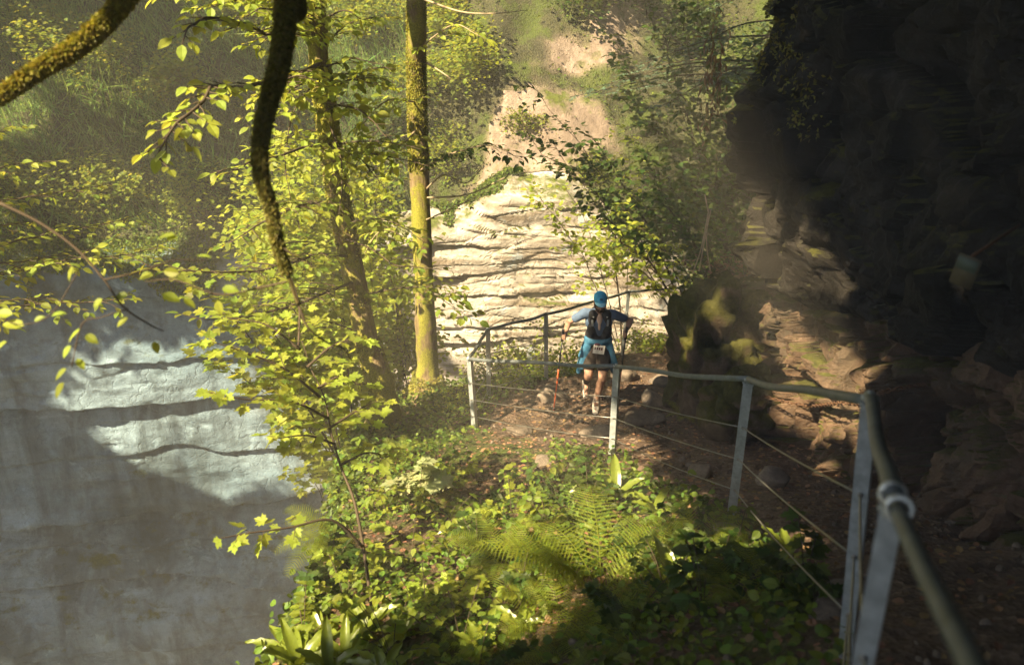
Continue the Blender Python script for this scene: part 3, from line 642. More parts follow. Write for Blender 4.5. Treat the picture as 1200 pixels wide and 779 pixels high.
# where a bearing meets the rock, trail or bank
from mathutils.bvhtree import BVHTree
_bv = []
for nm in ('ground', 'path', 'cliff', 'hillside', 'rock_wall', 'rock_overhang', 'boulder'):
    o_ = bpy.data.objects[nm]; me_ = o_.data; lo = np.array(o_.location); co = np.empty(len(me_.vertices) * 3, np.float32); me_.vertices.foreach_get('co', co); co = co.reshape(-1, 3) + lo
    lp = np.empty(len(me_.loops), np.int32); me_.loops.foreach_get('vertex_index', lp); k_ = me_.polygons[0].loop_total; _bv.append(BVHTree.FromPolygons(co.tolist(), lp.reshape(-1, k_).tolist()))
def hit(px, py):
    d = Vector(tuple(at(px, py, 1.0))); best = None
    for b_ in _bv:
        h_ = b_.ray_cast(Vector((0, 0, 0)), d.normalized())
        if h_[0] is not None and (best is None or h_[3] < best[1]): best = (np.array(h_[0]), h_[3])
    return best[0] if best else at(px, py, 18)
# chain slung along the rock
ch = thing('chain', 'rusty safety chain strung along the rock wall behind the third post', 'chain', hit(940, 455))
ca = [hit(*q) * .965 for q in ((893, 464), (922, 471), (952, 475), (985, 472), (1010, 473), (1034, 460), (1085, 450))]
cpth = smooth_path(ca, 26); sgc = np.r_[0, np.cumsum(np.linalg.norm(np.diff(cpth, axis=0), axis=1))]
mb = MB(); k = 0
for s in np.arange(0, sgc[-1] - .04, .043):
    p = np.array([np.interp(s, sgc, cpth[:, j]) for j in range(3)]); q = np.array([np.interp(s + .04, sgc, cpth[:, j]) for j in range(3)])
    t = (q - p) / np.linalg.norm(q - p); u = np.cross(t, [0, 0, 1]); u /= np.linalg.norm(u); v = np.cross(t, u); sd = u if k % 2 else v; k += 1
    pts = [p + t * (.027 * math.cos(a) + .02) + sd * .017 * math.sin(a) for a in np.linspace(0, 2 * math.pi, 11)]; tube(mb, pts, .0068, 5)
mb.build('links', M['rust'], ch)
mb = MB()
for p in (ca[0], ca[3], ca[5], ca[6]):
    mb = MB(); tube(mb, [p * .995, p * 1.04], .008, 6); mb.build('anchor_pin', M['rust'], ch)
# ================================================================ gaps cut in the crowns to let the sun onto each chosen spot
for px, py, r in ((600, 262, 1.3), (560, 240, 1.1), (650, 280, 1.1), (535, 300, 1.0), (600, 300, 1.0), (620, 150, 1.0), (660, 90, .8), (540, 380, .8), (380, 540, 1.2), (330, 510, 1.15), (430, 470, 1.1), (270, 505, 1.1), (210, 510, 1.0), (150, 510, .6), (600, 380, .7),
                (500, 480, .6), (640, 520, .34), (610, 545, .2), (700, 470, .3), (695, 640, .42), (670, 670, .25), (882, 252, .22), (905, 275, .2), (935, 290, .14), (965, 312, .12), (990, 330, .1), (915, 372, .34), (955, 435, .34), (995, 462, .28), (960, 480, .26), (930, 400, .2), (1010, 490, .2), (905, 265, .2), (870, 250, .2), (965, 545, .12), (925, 470, .16), (880, 410, .1),
                (825, 318, .2), (810, 400, .12), (840, 360, .15), (740, 570, .3), (600, 610, .4), (560, 570, .35), (520, 640, .4), (780, 650, .25), (840, 660, .2), (640, 720, .3), (470, 620, .5), (722, 545, .22), (862, 60, .3), (850, 30, .2), (860, 620, .1), (810, 590, .14), (770, 620, .14), (1045, 430, .08), (450, 560, .5), (400, 620, .6), (420, 700, .7), (350, 740, .6), (520, 700, .2), (1130, 318, .05), (930, 640, .12)):
    GAPS.append((hit(px, py), r + (.13 if r < .5 else 0)))
for px, py, d, r in ((210, 150, 5.2, .9), (340, 430, 8.2, 1.1), (290, 400, 7.5, .8), (48, 85, 3.4, .5), (180, 250, 14, 1.0), (300, 250, 13, 1.2), (400, 300, 11.8, 1.0), (350, 200, 11, .9), (700, 170, 12.5, .6), (640, 220, 14, .5), (710, 260, 12.5, .5), (700, 370, 11.4, .45), (690, 345, 11.4, .3),
                     (610, 410, 12.5, .8), (489, 40, 10.6, .4), (490, 110, 11, .4), (491, 180, 11.4, .35), (495, 260, 11.7, .35), (497, 330, 11.9, .35), (500, 420, 12.2, .4), (372, 50, 9.5, .4), (382, 130, 9.8, .4), (392, 200, 10, .4), (404, 270, 10.2, .35), (420, 350, 10.6, .35), (440, 430, 10.8, .4), (90, 250, 14, .6), (30, 380, 3.2, .3), (85, 420, 3.2, .3), (880, 252, 8.6, .2), (70, 60, 22, .8), (100, 220, 17, 1.0), (170, 240, 15, .9), (40, 150, 19, .8), (150, 120, 20, .8)):
    GAPS.append((at(px, py, d), r))
LOWGAPS = [(at(700, 370, 11.5), .42), (at(693, 350, 11.5), .3), (at(700, 420, 11.5), .3)] + [(hit(*q), .28) for q in ((640, 520), (882, 252), (915, 372), (955, 430), (995, 462), (960, 485), (940, 440), (720, 500), (600, 262))]  # corridors cut through the lower leaves to let sun onto chosen spots
def low_keep(P):
    k = np.ones(len(P), bool)
    for T, r in LOWGAPS:
        q = P - np.array(T); t = q @ SUN; k &= ~((t > .6) & (np.linalg.norm(q - t[:, None] * SUN, axis=1) < r))
    return k
def oriented_leaf(L, p, d, size, tilt=.3, droop=.25):
    d = np.array(d, float); d[2] -= abs(rng.normal(droop, .2)); L.add(p, d, np.array([0, 0, 1.]) + rng.normal(size=3) * tilt, size * rng.uniform(.65, 1.25))
def spray(mb, L, pts, r0=.01, leaf=.07, gap=.16, tl=.4, ang=50, order=1, tilt=.35, droop=.3, start=.15, flat=.25, tip=1.0):
    """a leafy branch: side twigs left and right, leaves along every twig"""
    P = smooth_path(pts, 6); n = len(P); wig = np.stack([fbm(P * 2.2 + 11 * k, 2, 40 + k) for k in range(3)], -1)
    ln = np.linalg.norm(P[-1] - P[0]); P = P + wig * .03 * ln * np.linspace(0, 1, n)[:, None]
    rad = np.linspace(r0, r0 * .22, n); tube(mb, P, rad, 6)
    sg = np.r_[0, np.cumsum(np.linalg.norm(np.diff(P, axis=0), axis=1))]; s = sg[-1] * start; side = 1
    while s < sg[-1]:
        q = s / sg[-1]; p = np.array([np.interp(s, sg, P[:, j]) for j in range(3)]); p2 = np.array([np.interp(min(s + .05, sg[-1]), sg, P[:, j]) for j in range(3)]); t = p2 - p
        if np.linalg.norm(t) < 1e-4: t = P[-1] - P[-2]
        t = t / np.linalg.norm(t); up = np.array([0, 0, 1.]) + rng.normal(size=3) * flat; sd = np.cross(t, up); sd /= np.linalg.norm(sd) + 1e-6
        a = R(ang + rng.normal() * 10); d = t * math.cos(a) + sd * side * math.sin(a); side = -side
        l = tl * (1 - .6 * q) * rng.uniform(.6, 1.2)
        if order > 1 and l > .3:
            spray(mb, L, [p, p + d * l * .5 + [0, 0, .02], p + d * l + [0, 0, -.06 * l]], r0 * .45, leaf, gap * .8, tl * .42, ang, order - 1, tilt, droop, .2, flat)
        else:
            e = p + d * l + np.array([0, 0, -.12 * l * rng.random()]); m_ = (p + e) / 2 + rng.normal(size=3) * .02 * l; tube(mb, [p, m_, e], [r0 * .3, r0 * .22, r0 * .12], 4, cap=False)
            k = max(1, int(l / (leaf * .62)))
            for j in range(k):
                u = (j + .6) / k; pp = p + (e - p) * u; s2 = 1 if j % 2 else -1; v = np.cross(d, [0, 0, 1.]); v /= np.linalg.norm(v) + 1e-6
                oriented_leaf(L, pp, d * .7 + v * s2 * .8 + rng.normal(size=3) * .15, leaf, tilt, droop)
            oriented_leaf(L, e, d, leaf * 1.1, tilt, droop)
        s += gap * rng.uniform(.7, 1.3)
    oriented_leaf(L, P[-1], P[-1] - P[-2], leaf * tip, tilt, droop)
def moss_fuzz(L, pts, rad, n, size=.03, down=.6, clump=-.08):
    P = smooth_path(pts, 6); k = len(P); rr_ = np.interp(np.linspace(0, k - 1, k), np.linspace(0, k - 1, len(rad)), rad)
    u = rng.uniform(0, k - 1.001, n); i = u.astype(int); f = (u - i)[:, None]; p = P[i] * (1 - f) + P[i + 1] * f; t = P[i + 1] - P[i]; t /= np.linalg.norm(t, axis=1)[:, None]
    cl = fbm(p * 3.1, 3, 91) > clump; p, t, i = p[cl], t[cl], i[cl]; n = len(p)
    o = rvec(n); o -= t * (o * t).sum(1)[:, None]; o /= np.linalg.norm(o, axis=1)[:, None]; r_ = (rr_[i] * .95)[:, None]
    D = o + rvec(n, .35); D[:, 2] -= down; L.add(p + o * r_, D, o + rvec(n, .5), size * rng.uniform(.5, 1.5, n))
def tree(name, label, base, trunk_pts, radii, bark='bark', cat='tree', group=None, lump=.18, lscale=5., seed=1, sides=18):
    t = thing(name, label, cat, base, group=group)
    mb = MB(); tube(mb, trunk_pts, radii, sides, smooth=10, lump=lump, lscale=lscale, seed=seed)
    tr = mb.build('trunk', M[bark], t); return t, tr
def G(x, y, dz=0.): return np.array([x, y, gz(x, y) + dz])
# ---------------------------------------------------------------- the two mossy trees on the rim
bB = G(-1.26, 11.2, -.15)
ptsB = [bB, bB + [.02, 0, .5], at(497, 330, 11.9), at(491, 200, 11.4), at(488, 90, 10.9), at(488, 0, 10.4), at(489, 0, 10.4) + [.0, .05, 2.5], at(489, 0, 10.4) + [.1, .2, 6.5]]
tB, trB = tree('mossy_tree', 'straight mossy yellow trunk beside the bend, right one of the two big trees', bB, ptsB, [.32, .165, .135, .13, .118, .11, .1, .06], seed=3, lump=.22)
mb = MB()
for a in (0.3, 1.7, 2.9, 4.2, 5.4): tube(mb, [bB + [0, 0, .35], bB + [.28 * math.cos(a), .28 * math.sin(a), .12], bB + [.6 * math.cos(a), .6 * math.sin(a), -.06]], [.1, .08, .03], 8, smooth=4, lump=.2)
mb.build('root_flare', M['bark'], tB)
Lm = Leaves(); moss_fuzz(Lm, ptsB[3:6], [.13, .118, .11], 11000, .024); moss_fuzz(Lm, ptsB[:2], [.3, .19], 2500, .03); Lm.build('moss', RH, M['moss'], tB)
bA = G(-1.75, 10.05, -.15)
ptsA = [bA, at(448, 455, 10.9), at(428, 390, 10.7), at(412, 310, 10.4), at(396, 230, 10.1), at(384, 150, 9.8), at(374, 70, 9.55), at(366, 0, 9.3), at(366, 0, 9.3) + [-.35, .1, 2.6], at(366, 0, 9.3) + [-.4, .4, 6.5]]
tA, trA = tree('mossy_tree', 'leaning mossy trunk on the rim of the drop, left one of the two big trees', bA, ptsA, [.30, .165, .145, .13, .125, .12, .115, .11, .1, .05], seed=5, lump=.3)
Lm = Leaves(); moss_fuzz(Lm, ptsA[1:8], [.165, .145, .13, .125, .12, .115, .11], 17000, .028); Lm.build('moss', RH, M['moss'], tA)
# branches of tree A and B below the crown line
mbA = MB(); LA = Leaves(); LAy = Leaves(); LAd = Leaves()
for pts, kw, LL in (([at(374, 75, 9.5), at(330, 95, 7.6), at(280, 102, 6.3), at(235, 115, 5.5), at(205, 150, 5.1), at(190, 175, 5.0)], dict(r0=.022, leaf=.085, gap=.06, tl=.34, order=2), LA),
                ([at(370, 40, 9.4), at(320, 40, 7.5), at(265, 25, 6.2), at(215, 30, 5.6), at(205, 52, 5.4)], dict(r0=.02, leaf=.085, gap=.09, tl=.28), LA),
                ([at(388, 170, 9.8), at(350, 175, 8.4), at(300, 190, 7.4), at(255, 212, 6.8)], dict(r0=.018, leaf=.10, gap=.16, tl=.4), LA),
                ([at(380, 120, 9.7), at(420, 130, 8.8), at(455, 160, 8.2)], dict(r0=.016, leaf=.12, gap=.15, tl=.4), LA),
                ([at(376, 80, 9.6), at(410, 70, 8.8), at(450, 78, 8.3)], dict(r0=.014, leaf=.11, gap=.2, tl=.35), LA),
                ([at(372, 30, 9.4), at(400, 12, 8.8), at(425, 22, 8.5)], dict(r0=.014, leaf=.11, gap=.2, tl=.3), LA),
                ([at(370, 10, 9.3), at(325, 10, 8.1), at(285, 20, 7.3)], dict(r0=.014, leaf=.10, gap=.14, tl=.4), LA),
                ([at(398, 240, 10.1), at(360, 240, 9.2), at(310, 262, 8.5), at(270, 285, 8.1)], dict(r0=.018, leaf=.09, gap=.1, tl=.55, order=2, flat=.12, tilt=.18), LAd),
                ([at(408, 300, 10.3), at(370, 300, 9.4), at(300, 318, 8.6), at(215, 318, 7.9), at(170, 310, 7.6)], dict(r0=.02, leaf=.09, gap=.11, tl=.55, order=2, flat=.10, tilt=.15, droop=.1), LAd),
                ([at(415, 330, 10.4), at(360, 352, 9.4), at(290, 372, 8.7), at(232, 372, 8.3)], dict(r0=.02, leaf=.10, gap=.12, tl=.6, order=2, flat=.12, tilt=.2, droop=.15), LAd),
                ([at(384, 140, 9.8), at(400, 190, 9.2), at(395, 250, 9.0)], dict(r0=.012, leaf=.10, gap=.14, tl=.3), LA),
                ([at(404, 280, 10.2), at(430, 290, 9.6), at(470, 312, 9.2), at(530, 315, 8.8)], dict(r0=.012, leaf=.08, gap=.22, tl=.25, flat=.12, tilt=.2), LAd),
                ([at(376, 90, 9.6), at(345, 130, 9.0), at(335, 190, 8.8), at(345, 235, 8.8)], dict(r0=.012, leaf=.10, gap=.13, tl=.45), LA)):
    spray(mbA, LL, pts, **kw)
for k in range(11):
    t_ = rng.uniform(.12, .95); px0, py0 = np.interp(t_, [0, .3, .6, 1], [372, 384, 404, 440]), np.interp(t_, [0, .3, .6, 1], [20, 150, 280, 430]); d0 = np.interp(t_, [0, 1], [9.4, 10.9]); l_ = rng.uniform(55, 130); a_ = rng.choice([-1, 1], p=[.6, .4])
    spray(mbA, LA if rng.random() < .6 else LAd, [at(px0, py0, d0), at(px0 + a_ * l_ * .5, py0 - rng.uniform(-10, 25), d0 - rng.uniform(.2, .8)), at(px0 + a_ * l_, py0 + rng.uniform(-15, 30), d0 - rng.uniform(.3, 1.5))], r0=.012, leaf=.10, gap=.11, tl=.42, flat=.2, tilt=.3, droop=.3)
for (x0, y0, d0), (x1, y1, d1) in (((372, 20, 9.4), (300, 60, 8.0)), ((372, 10, 9.4), (250, 5, 7.6)), ((370, 0, 9.3), (200, -10, 7.0)), ((374, 60, 9.5), (440, 20, 8.8)), ((376, 90, 9.6), (300, 150, 8.4)), ((388, 170, 9.8), (450, 220, 9.2)), ((380, 110, 9.7), (440, 100, 8.9)), ((372, 20, 9.4), (330, 30, 8.4))):
    spray(mbA, LA, [at(x0, y0, d0), at((x0 + x1) / 2, (y0 + y1) / 2 - 12, (d0 + d1) / 2), at(x1, y1, d1)], r0=.014, leaf=.095, gap=.10, tl=.5, order=2, flat=.2, tilt=.3, droop=.35)
mbA.build('branches', M['twig'], tA); LA.build('leaves', OV, M['leaf_y'], tA, keep=low_keep, widen=1.15); LAd.build('shaded_leaves', OV, M['leaf'], tA, keep=low_keep, widen=1.2)  # shaded boughs get a darker leaf colour than the sunlit ones
mbB = MB(); LB = Leaves(); LBd = Leaves()
for pts, kw, LL in (([at(492, 200, 11.3), at(530, 180, 10.6), at(575, 172, 10.2), at(612, 186, 10.0)], dict(r0=.014, leaf=.10, gap=.11, tl=.45, order=2, flat=.12, tilt=.2), LBd),
                ([at(488, 60, 10.8), at(530, 30, 10.0), at(560, 45, 9.6)], dict(r0=.012, leaf=.10, gap=.2, tl=.3), LB),
                ([at(488, 120, 11), at(455, 118, 10.2), at(420, 150, 9.6)], dict(r0=.014, leaf=.12, gap=.13, tl=.4), LB),
                ([at(490, 150, 11.2), at(470, 170, 10.4), at(450, 190, 10.0)], dict(r0=.012, leaf=.13, gap=.12, tl=.35), LB),
                ([at(494, 260, 11.6), at(540, 240, 11.0), at(575, 225, 10.7)], dict(r0=.012, leaf=.05, gap=.14, tl=.3), LBd),
                ([at(495, 290, 11.7), at(450, 270, 11.2), at(425, 300, 11.0)], dict(r0=.012, leaf=.09, gap=.12, tl=.4), LB)):
    spray(mbB, LL, pts, **kw)
for pts in ([at(496, 225, 11.5), at(520, 205, 11), at(545, 215, 10.8), at(563, 198, 10.7)], [at(498, 0, 10.3), at(540, 14, 9.8), at(580, 16, 9.5), at(618, 12, 9.4)], [at(492, 70, 10.9), at(510, 80, 10.6), at(528, 92, 10.4)], [at(496, 232, 11.5), at(548, 228, 11), at(592, 208, 10.7)]):
    tube(mbB, pts, [.014, .011, .008, .004][:len(pts)], 6, smooth=5)
mbB.build('branches', M['deadwood'], tB); LB.build('leaves', OV, M['leaf_y'], tB, keep=low_keep); LBd.build('shaded_leaves', OV, M['leaf_d'], tB, keep=low_keep)  # shade on these boughs is painted in with the deep green leaf
# an ash leaning in from beyond the left edge
bL = np.array([-6.4, 6.0, -14.]); tL, _ = tree('ash_tree', 'slender tree at the left edge whose dim leafy boughs reach over the grassy slope', bL, [bL, bL + [0, 0, 7], bL + [.1, .1, 13], bL + [0, 0, 19]], [.2, .15, .1, .05], 'bark_p', seed=12, sides=10)
mb = MB(); L1 = Leaves(); L2 = Leaves()
for k, (x1, y1, d1) in enumerate(((60, 190, 9.0), (120, 215, 9.6), (40, 260, 8.6), (150, 255, 9.8), (90, 300, 8.8), (20, 320, 8.2), (190, 290, 9.4), (30, 150, 9.2), (160, 345, 8.6), (60, 350, 8.0))):
    e = at(x1, y1, d1); a0 = np.array([-6.3, 6.1, e[2] - .3]); spray(mb, L1 if k % 3 else L2, [a0, (a0 + e) / 2 + [0, 0, .25], e], r0=.018, leaf=.085, gap=.11, tl=.55, order=2, flat=.18, tilt=.3, droop=.3, start=.3)
mb.build('branches', M['twig'], tL); L1.build('crown', OV, M['leaf'], tL, widen=1.1); L2.build('bright_leaves', OV, M['leaf_y'], tL, widen=1.1)
# crowns above the line of sight
def crown(parent, c, rad, n, leaf, name='crown', m='leaf_c', clump=.45, nc=None):
    c = np.array(c, float); rad = np.array(rad, float); nc = nc or max(8, n // 120)
    q = rvec(nc); q /= np.linalg.norm(q, axis=1)[:, None]; cc = c + q * rad * (rng.random((nc, 1)) ** .4)
    P = cc[rng.integers(0, nc, n)] + rvec(n) * clump * np.array([1, 1, .55])
    P = P[P[:, 2] > (-.02 * P[:, 1] + .25)] 
    L = Leaves(); level_leaves(L, P, leaf); L.build(name, RH, M[m], parent, keep=gap_keep, widen=1.3)
crown(tA, (-3.0, 9.8, 5.0), (2.4, 3.0, 2.6), 4200, .16)
crown(tB, (-1.0, 10.8, 5.2), (2.2, 2.6, 2.8), 5200, .16)
# ---------------------------------------------------------------- the big tree behind the viewpoint whose mossy limbs hang in
bC = G(-1.9, -1.2, -.3)
ptsC = [bC, bC + [.05, .1, 1.5], (-1.75, -.7, 1.2), (-1.7, -.5, 4.5), (-1.9, -.2, 8.5)]
tC, trC = tree('mossy_tree', 'tree out of view whose dark mossy limbs hang into the upper left', bC, ptsC, [.34, .25, .22, .18, .08], seed=8)
hangp = [(-1.72, -.55, 3.1), (-1.5, .9, 2.6), (-1.1, 2.5, 1.4), at(336, -40, 3.15), at(334, 20, 3.2), at(326, 80, 3.2), at(314, 120, 3.2), at(305, 165, 3.2), at(306, 205, 3.2), at(318, 245, 3.25), at(325, 285, 3.3), at(336, 318, 3.35), at(350, 358, 3.4)]
hangr = [.085, .075, .065, .036, .033, .029, .024, .020, .017, .013, .012, .0095, .007]
mb = MB(); tube(mb, hangp, hangr, 10, smooth=8, lump=.35, lscale=9, seed=4); mb.build('hanging_limb', M['bark_d'], tC)
L = Leaves(); moss_fuzz(L, hangp[3:12], hangr[3:12], 19000, .017, .9, -9); L.build('limb_moss', RH, M['moss_d'], tC)
toplp = [(-1.7, -.4, 3.4), (-1.3, 1.2, 2.6), at(215, -190, 3.4), at(163, -22, 3.5), at(120, 28, 3.5), at(84, 58, 3.45), at(40, 84, 3.4), at(-8, 116, 3.35), at(-80, 150, 3.3)]
toplr = [.07, .06, .045, .030, .029, .026, .022, .018, .012]
mb = MB(); tube(mb, toplp, toplr, 10, smooth=8, lump=.4, lscale=11, seed=6); mb.build('slanting_limb', M['bark_d'], tC)
L = Leaves(); moss_fuzz(L, toplp[3:], toplr[3:], 11000, .02, .9, -9); L.build('slanting_limb_moss', RH, M['moss_o'], tC)
mb = MB(); LC = Leaves()
for pts, r0 in (([at(350, 358, 3.4), at(362, 385, 3.4), at(385, 402, 3.4), at(402, 408, 3.42), at(413, 424, 3.44)], .006),
            ([at(326, 285, 3.3), at(345, 300, 3.3), at(362, 308, 3.35), at(372, 325, 3.4)], .004),
            ([at(328, 240, 3.25), at(345, 238, 3.3), at(375, 252, 3.35), at(400, 285, 3.4), at(408, 300, 3.45)], .004),
            ([at(336, 330, 3.35), at(300, 338, 3.4), at(255, 345, 3.4), at(205, 328, 3.4), at(170, 330, 3.5)], .005),
            ([at(0, 238, 3.2), at(48, 262, 3.2), at(90, 292, 3.2), at(122, 328, 3.2), at(145, 360, 3.2), at(175, 380, 3.25), at(192, 388, 3.3)], .0065),
            ([at(122, 328, 3.2), at(165, 318, 3.2), at(205, 305, 3.25), at(245, 306, 3.3)], .004)):
    tube(mb, pts, np.linspace(r0, r0 * .35, len(pts)), 6, smooth=6, lump=.25, lscale=25)
tube(mb, [(-1.75, -.6, .9), (-1.9, 1.2, .2), at(-60, 205, 3.1), at(0, 238, 3.2)], [.03, .018, .01, .0068], 6, smooth=6)
for k, (a, b, lf) in enumerate((((0, 238), (190, 388), 9), ((122, 328), (245, 306), 9))):
    pass
for px, py, sz, dx, dy in ((86, 312, .085, -.2, -.5), (28, 382, .12, -1, .15), (8, 400, .09, -.8, -.6), (40, 376, .06, .8, .4), (15, 368, .11, -1, .05), (95, 385, .10, -.7, -.6), (83, 405, .08, -.6, -.8), (90, 420, .07, .5, -.7), (78, 432, .09, -.7, -.6), (75, 448, .10, -.5, -.8), (100, 392, .08, .6, -.4),
                           (205, 275, .10, -1, -.15), (195, 280, .06, 1, .2), (60, 370, .08, 1, .25), (120, 350, .07, -.6, -.5), (150, 345, .08, -.8, -.2), (190, 345, .1, .9, -.3), (180, 400, .07, .3, -.8), (150, 372, .08, -.7, -.5), (215, 350, .08, .7, -.5), (230, 300, .08, 1, 0), (210, 320, .09, -.9, .1), (260, 338, .09, .9, -.1), (255, 352, .08, .2, -.9), (180, 322, .09, -.9, -.2)):
    p = at(px, py, 3.22); LC.add(p, RT * dx + UPV * dy, np.array([0, -.35, 1.]) + rng.normal(size=3) * .3, sz * .72)
for pts, r0 in (([at(150, 362, 3.2), at(118, 372, 3.2), at(96, 380, 3.2), at(84, 430, 3.2)], .0025), ([at(0, 372, 3.2), at(25, 380, 3.2), at(60, 368, 3.2), at(95, 312, 3.2)], .002)): tube(mb, pts, r0, 5, smooth=5)
mb.build('fine_branches', M['twig'], tC); LC.build('near_leaves', OV, M['leaf_y'], tC)
crown(tC, (-3.8, 2.6, 5.6), (2.6, 4.6, 1.7), 28000, .18, clump=.5)  # unseen crown masses added above the camera to shade the right side
crown(tC, (-1.2, 1.0, 4.6), (2.6, 3.8, 1.2), 16000, .18, clump=.45, name='inner_shade_crown')
crown(tC, (-4.6, -3.2, 5.4), (3.0, 2.8, 1.5), 16000, .19, clump=.6, name='rear_shade_crown')
crown(tC, (-7.0, -.5, 5.6), (2.0, 2.6, 1.3), 6000, .19, clump=.6, name='outer_crown')
# ---------------------------------------------------------------- unseen woodland added for shade: crowns overhead, trunks off to the side and up the slope
def woodland(i, x, y, z, h, cr, n, label, leaf=.2, cl=.6):
    b = np.array([x, y, z]); t, _ = tree('shade_tree', label, b, [b, b + [.1, 0, h * .4], b + [.0, .2, h * .8], b + [.1, .1, h]], [.2, .15, .1, .04], 'bark_p', seed=i, sides=10, group='unseen trees added to shade the gorge')
    crown(t, b + np.array([0, 0, h * .85]), cr, n, leaf, clump=cl)
woodland(1, -3.7, .3, -9.5, 16.5, (2.0, 2.4, 1.6), 3000, 'unseen tall shade tree rising out of the gorge left of the bank')
woodland(2, -6.5, 1.0, -12.0, 18.5, (2.2, 2.4, 1.5), 1600, 'unseen tall shade tree rising from the gorge behind the viewpoint')
woodland(3, -15.5, 16.0, -5, 11.5, (5.5, 5, 2.4), 14000, 'unseen shade tree above the far left end of the cliff', .24)
woodland(4, -9.0, 25.5, 2, 9, (4.4, 4, 2.5), 5000, 'unseen shade tree high on the slope above the middle of the cliff', .24)
woodland(5, 5.0, 25.0, 3, 8, (4, 4, 2.8), 5000, 'unseen shade tree high on the slope behind the pale rock scar', .24)
woodland(6, -20, 5.8, -19, 26.5, (6.4, 4.8, 2.2), 30000, 'unseen far shade tree standing in the gorge on the left', .24, .95)
woodland(7, -13.5, 8.3, -19, 26.5, (4.2, 4.2, 2.0), 22000, 'unseen wide crowned shade tree rising from the depth of the gorge on the left', .22, .95)
woodland(8, -8.5, -6.5, -10, 19, (4, 4, 2.4), 2200, 'unseen broad shade tree behind the viewpoint on the left', .3)
woodland(9, -1.5, -8.5, -2, 11, (5, 4, 3), 6000, 'unseen broad shade tree on the trail side behind the viewpoint', .3)
woodland(10, -24, 9, -8, 16, (6, 6, 4), 5000, 'unseen distant shade tree at the left end of the gorge', .35)
woodland(12, 9.5, 19.5, -3, 10, (4, 3.5, 3), 5000, 'unseen dark shade tree behind the rock overhang', .26)
# ================================================================ plants
def sapling(name, label, base, stems, leaf, lm, tmpl=OV, cat='sapling', group=None, r0=.012, stemm='twig', lname='leaves', widen=1.1, **kw):
    t = thing(name, label, cat, base, group=group); mb = MB(); L = Leaves()
    for st in stems:
        pts, k2 = (st if isinstance(st, tuple) else (st, {})); k3 = dict(kw); k3.update(k2); spray(mb, L, pts, r0=k3.pop('r0', r0), leaf=leaf, **k3)
    mb.build('stem', M[stemm], t); L.build(lname, tmpl, M[lm], t, keep=low_keep, widen=widen); return t
# sycamore sapling leaning out over the drop
b = at(432, 662, 6.1); b = G(b[0], b[1])
sapling('sycamore_sapling', 'young sycamore leaning from the bank over the drop with broad lobed leaves', b,
    [([b, at(418, 600, 6.4), at(398, 545, 6.6), at(388, 500, 6.8), at(368, 450, 6.9), at(348, 400, 7.0)], dict(r0=.014, start=.5)),
     ([at(392, 520, 6.7), at(360, 510, 6.5), at(320, 515, 6.3)], {}), ([at(385, 490, 6.8), at(340, 470, 6.6), at(290, 468, 6.4), at(250, 458, 6.2)], {}),
     ([at(375, 465, 6.8), at(330, 430, 6.7), at(280, 410, 6.5), at(240, 398, 6.4)], {}), ([at(360, 430, 6.9), at(390, 405, 7.0), at(425, 395, 7.1)], {}),
     ([at(352, 410, 7.0), at(310, 380, 6.9), at(260, 372, 6.8)], {}), ([at(350, 405, 7), at(350, 360, 7.1), at(340, 325, 7.2)], {}), ([at(388, 500, 6.8), at(420, 480, 7.0), at(440, 470, 7.1)], {}),
     ([at(425, 640, 6.2), at(390, 610, 6.0), at(340, 618, 5.8), at(285, 625, 5.6), at(258, 630, 5.5)], dict(start=.45, gap=.11, tl=.2)), ([at(372, 455, 6.9), at(400, 440, 7.0), at(420, 452, 7)], {}),
     ([at(398, 545, 6.6), at(430, 530, 6.7), at(455, 535, 6.8)], {})], .09, 'leaf_y', MP, 'young tree', gap=.10, tl=.34, tilt=.28, droop=.2, flat=.15)
# thin maples rooted on the ledge behind, their crowns fill the gap left of the mossy trunks
for k, (bx, by, tops, lab, lf, lmn) in enumerate((
    (-2.3, 10.6, [(415, 250, 11.8), (380, 200, 11.6), (340, 240, 11.2), (350, 300, 11.2), (400, 330, 11.5), (300, 200, 11), (330, 170, 11.2), (440, 190, 11.8)], 'slender maple behind the leaning trunk with sunlit yellow leaves', .11, 'leaf_y'),
    (-2.6, 11.4, [(330, 330, 12.6), (360, 390, 12.6), (300, 290, 12.4), (420, 360, 12.6), (440, 260, 12.6), (280, 350, 12.4), (390, 290, 12.6), (320, 250, 12.4)], 'thin maple over the drop between the two mossy trunks and the cliff', .12, 'leaf_y'),
    (-2.1, 9.2, [(330, 350, 9.6), (290, 350, 9.2), (360, 420, 9.6), (240, 420, 9.0), (350, 460, 9.2), (230, 335, 8.8)], 'low spreading maple on the rim below the leaning trunk', .11, 'leaf'),
    (-1.5, 12.2, [(455, 300, 12.8), (465, 370, 12.9), (450, 230, 12.7), (440, 420, 12.8), (460, 330, 12.8)], 'thin sapling standing between the two mossy trunks', .08, 'leaf'))):
    b = G(bx, by, -.1); st = []
    for j, (px, py, d) in enumerate(tops):
        e = at(px, py, d); m1 = b + (e - b) * .5 + np.array([.15 * (j % 2) - .08, 0, .25]); st.append(([b, m1, e], dict(start=.45, r0=.016 if j == 0 else .009)))
    sapling('maple_sapling', lab, b, st, lf, lmn, MP if k < 3 else OV, 'young tree', 'maple saplings on the rim', gap=.12, tl=.6, order=2, tilt=.3, flat=.2, droop=.2)
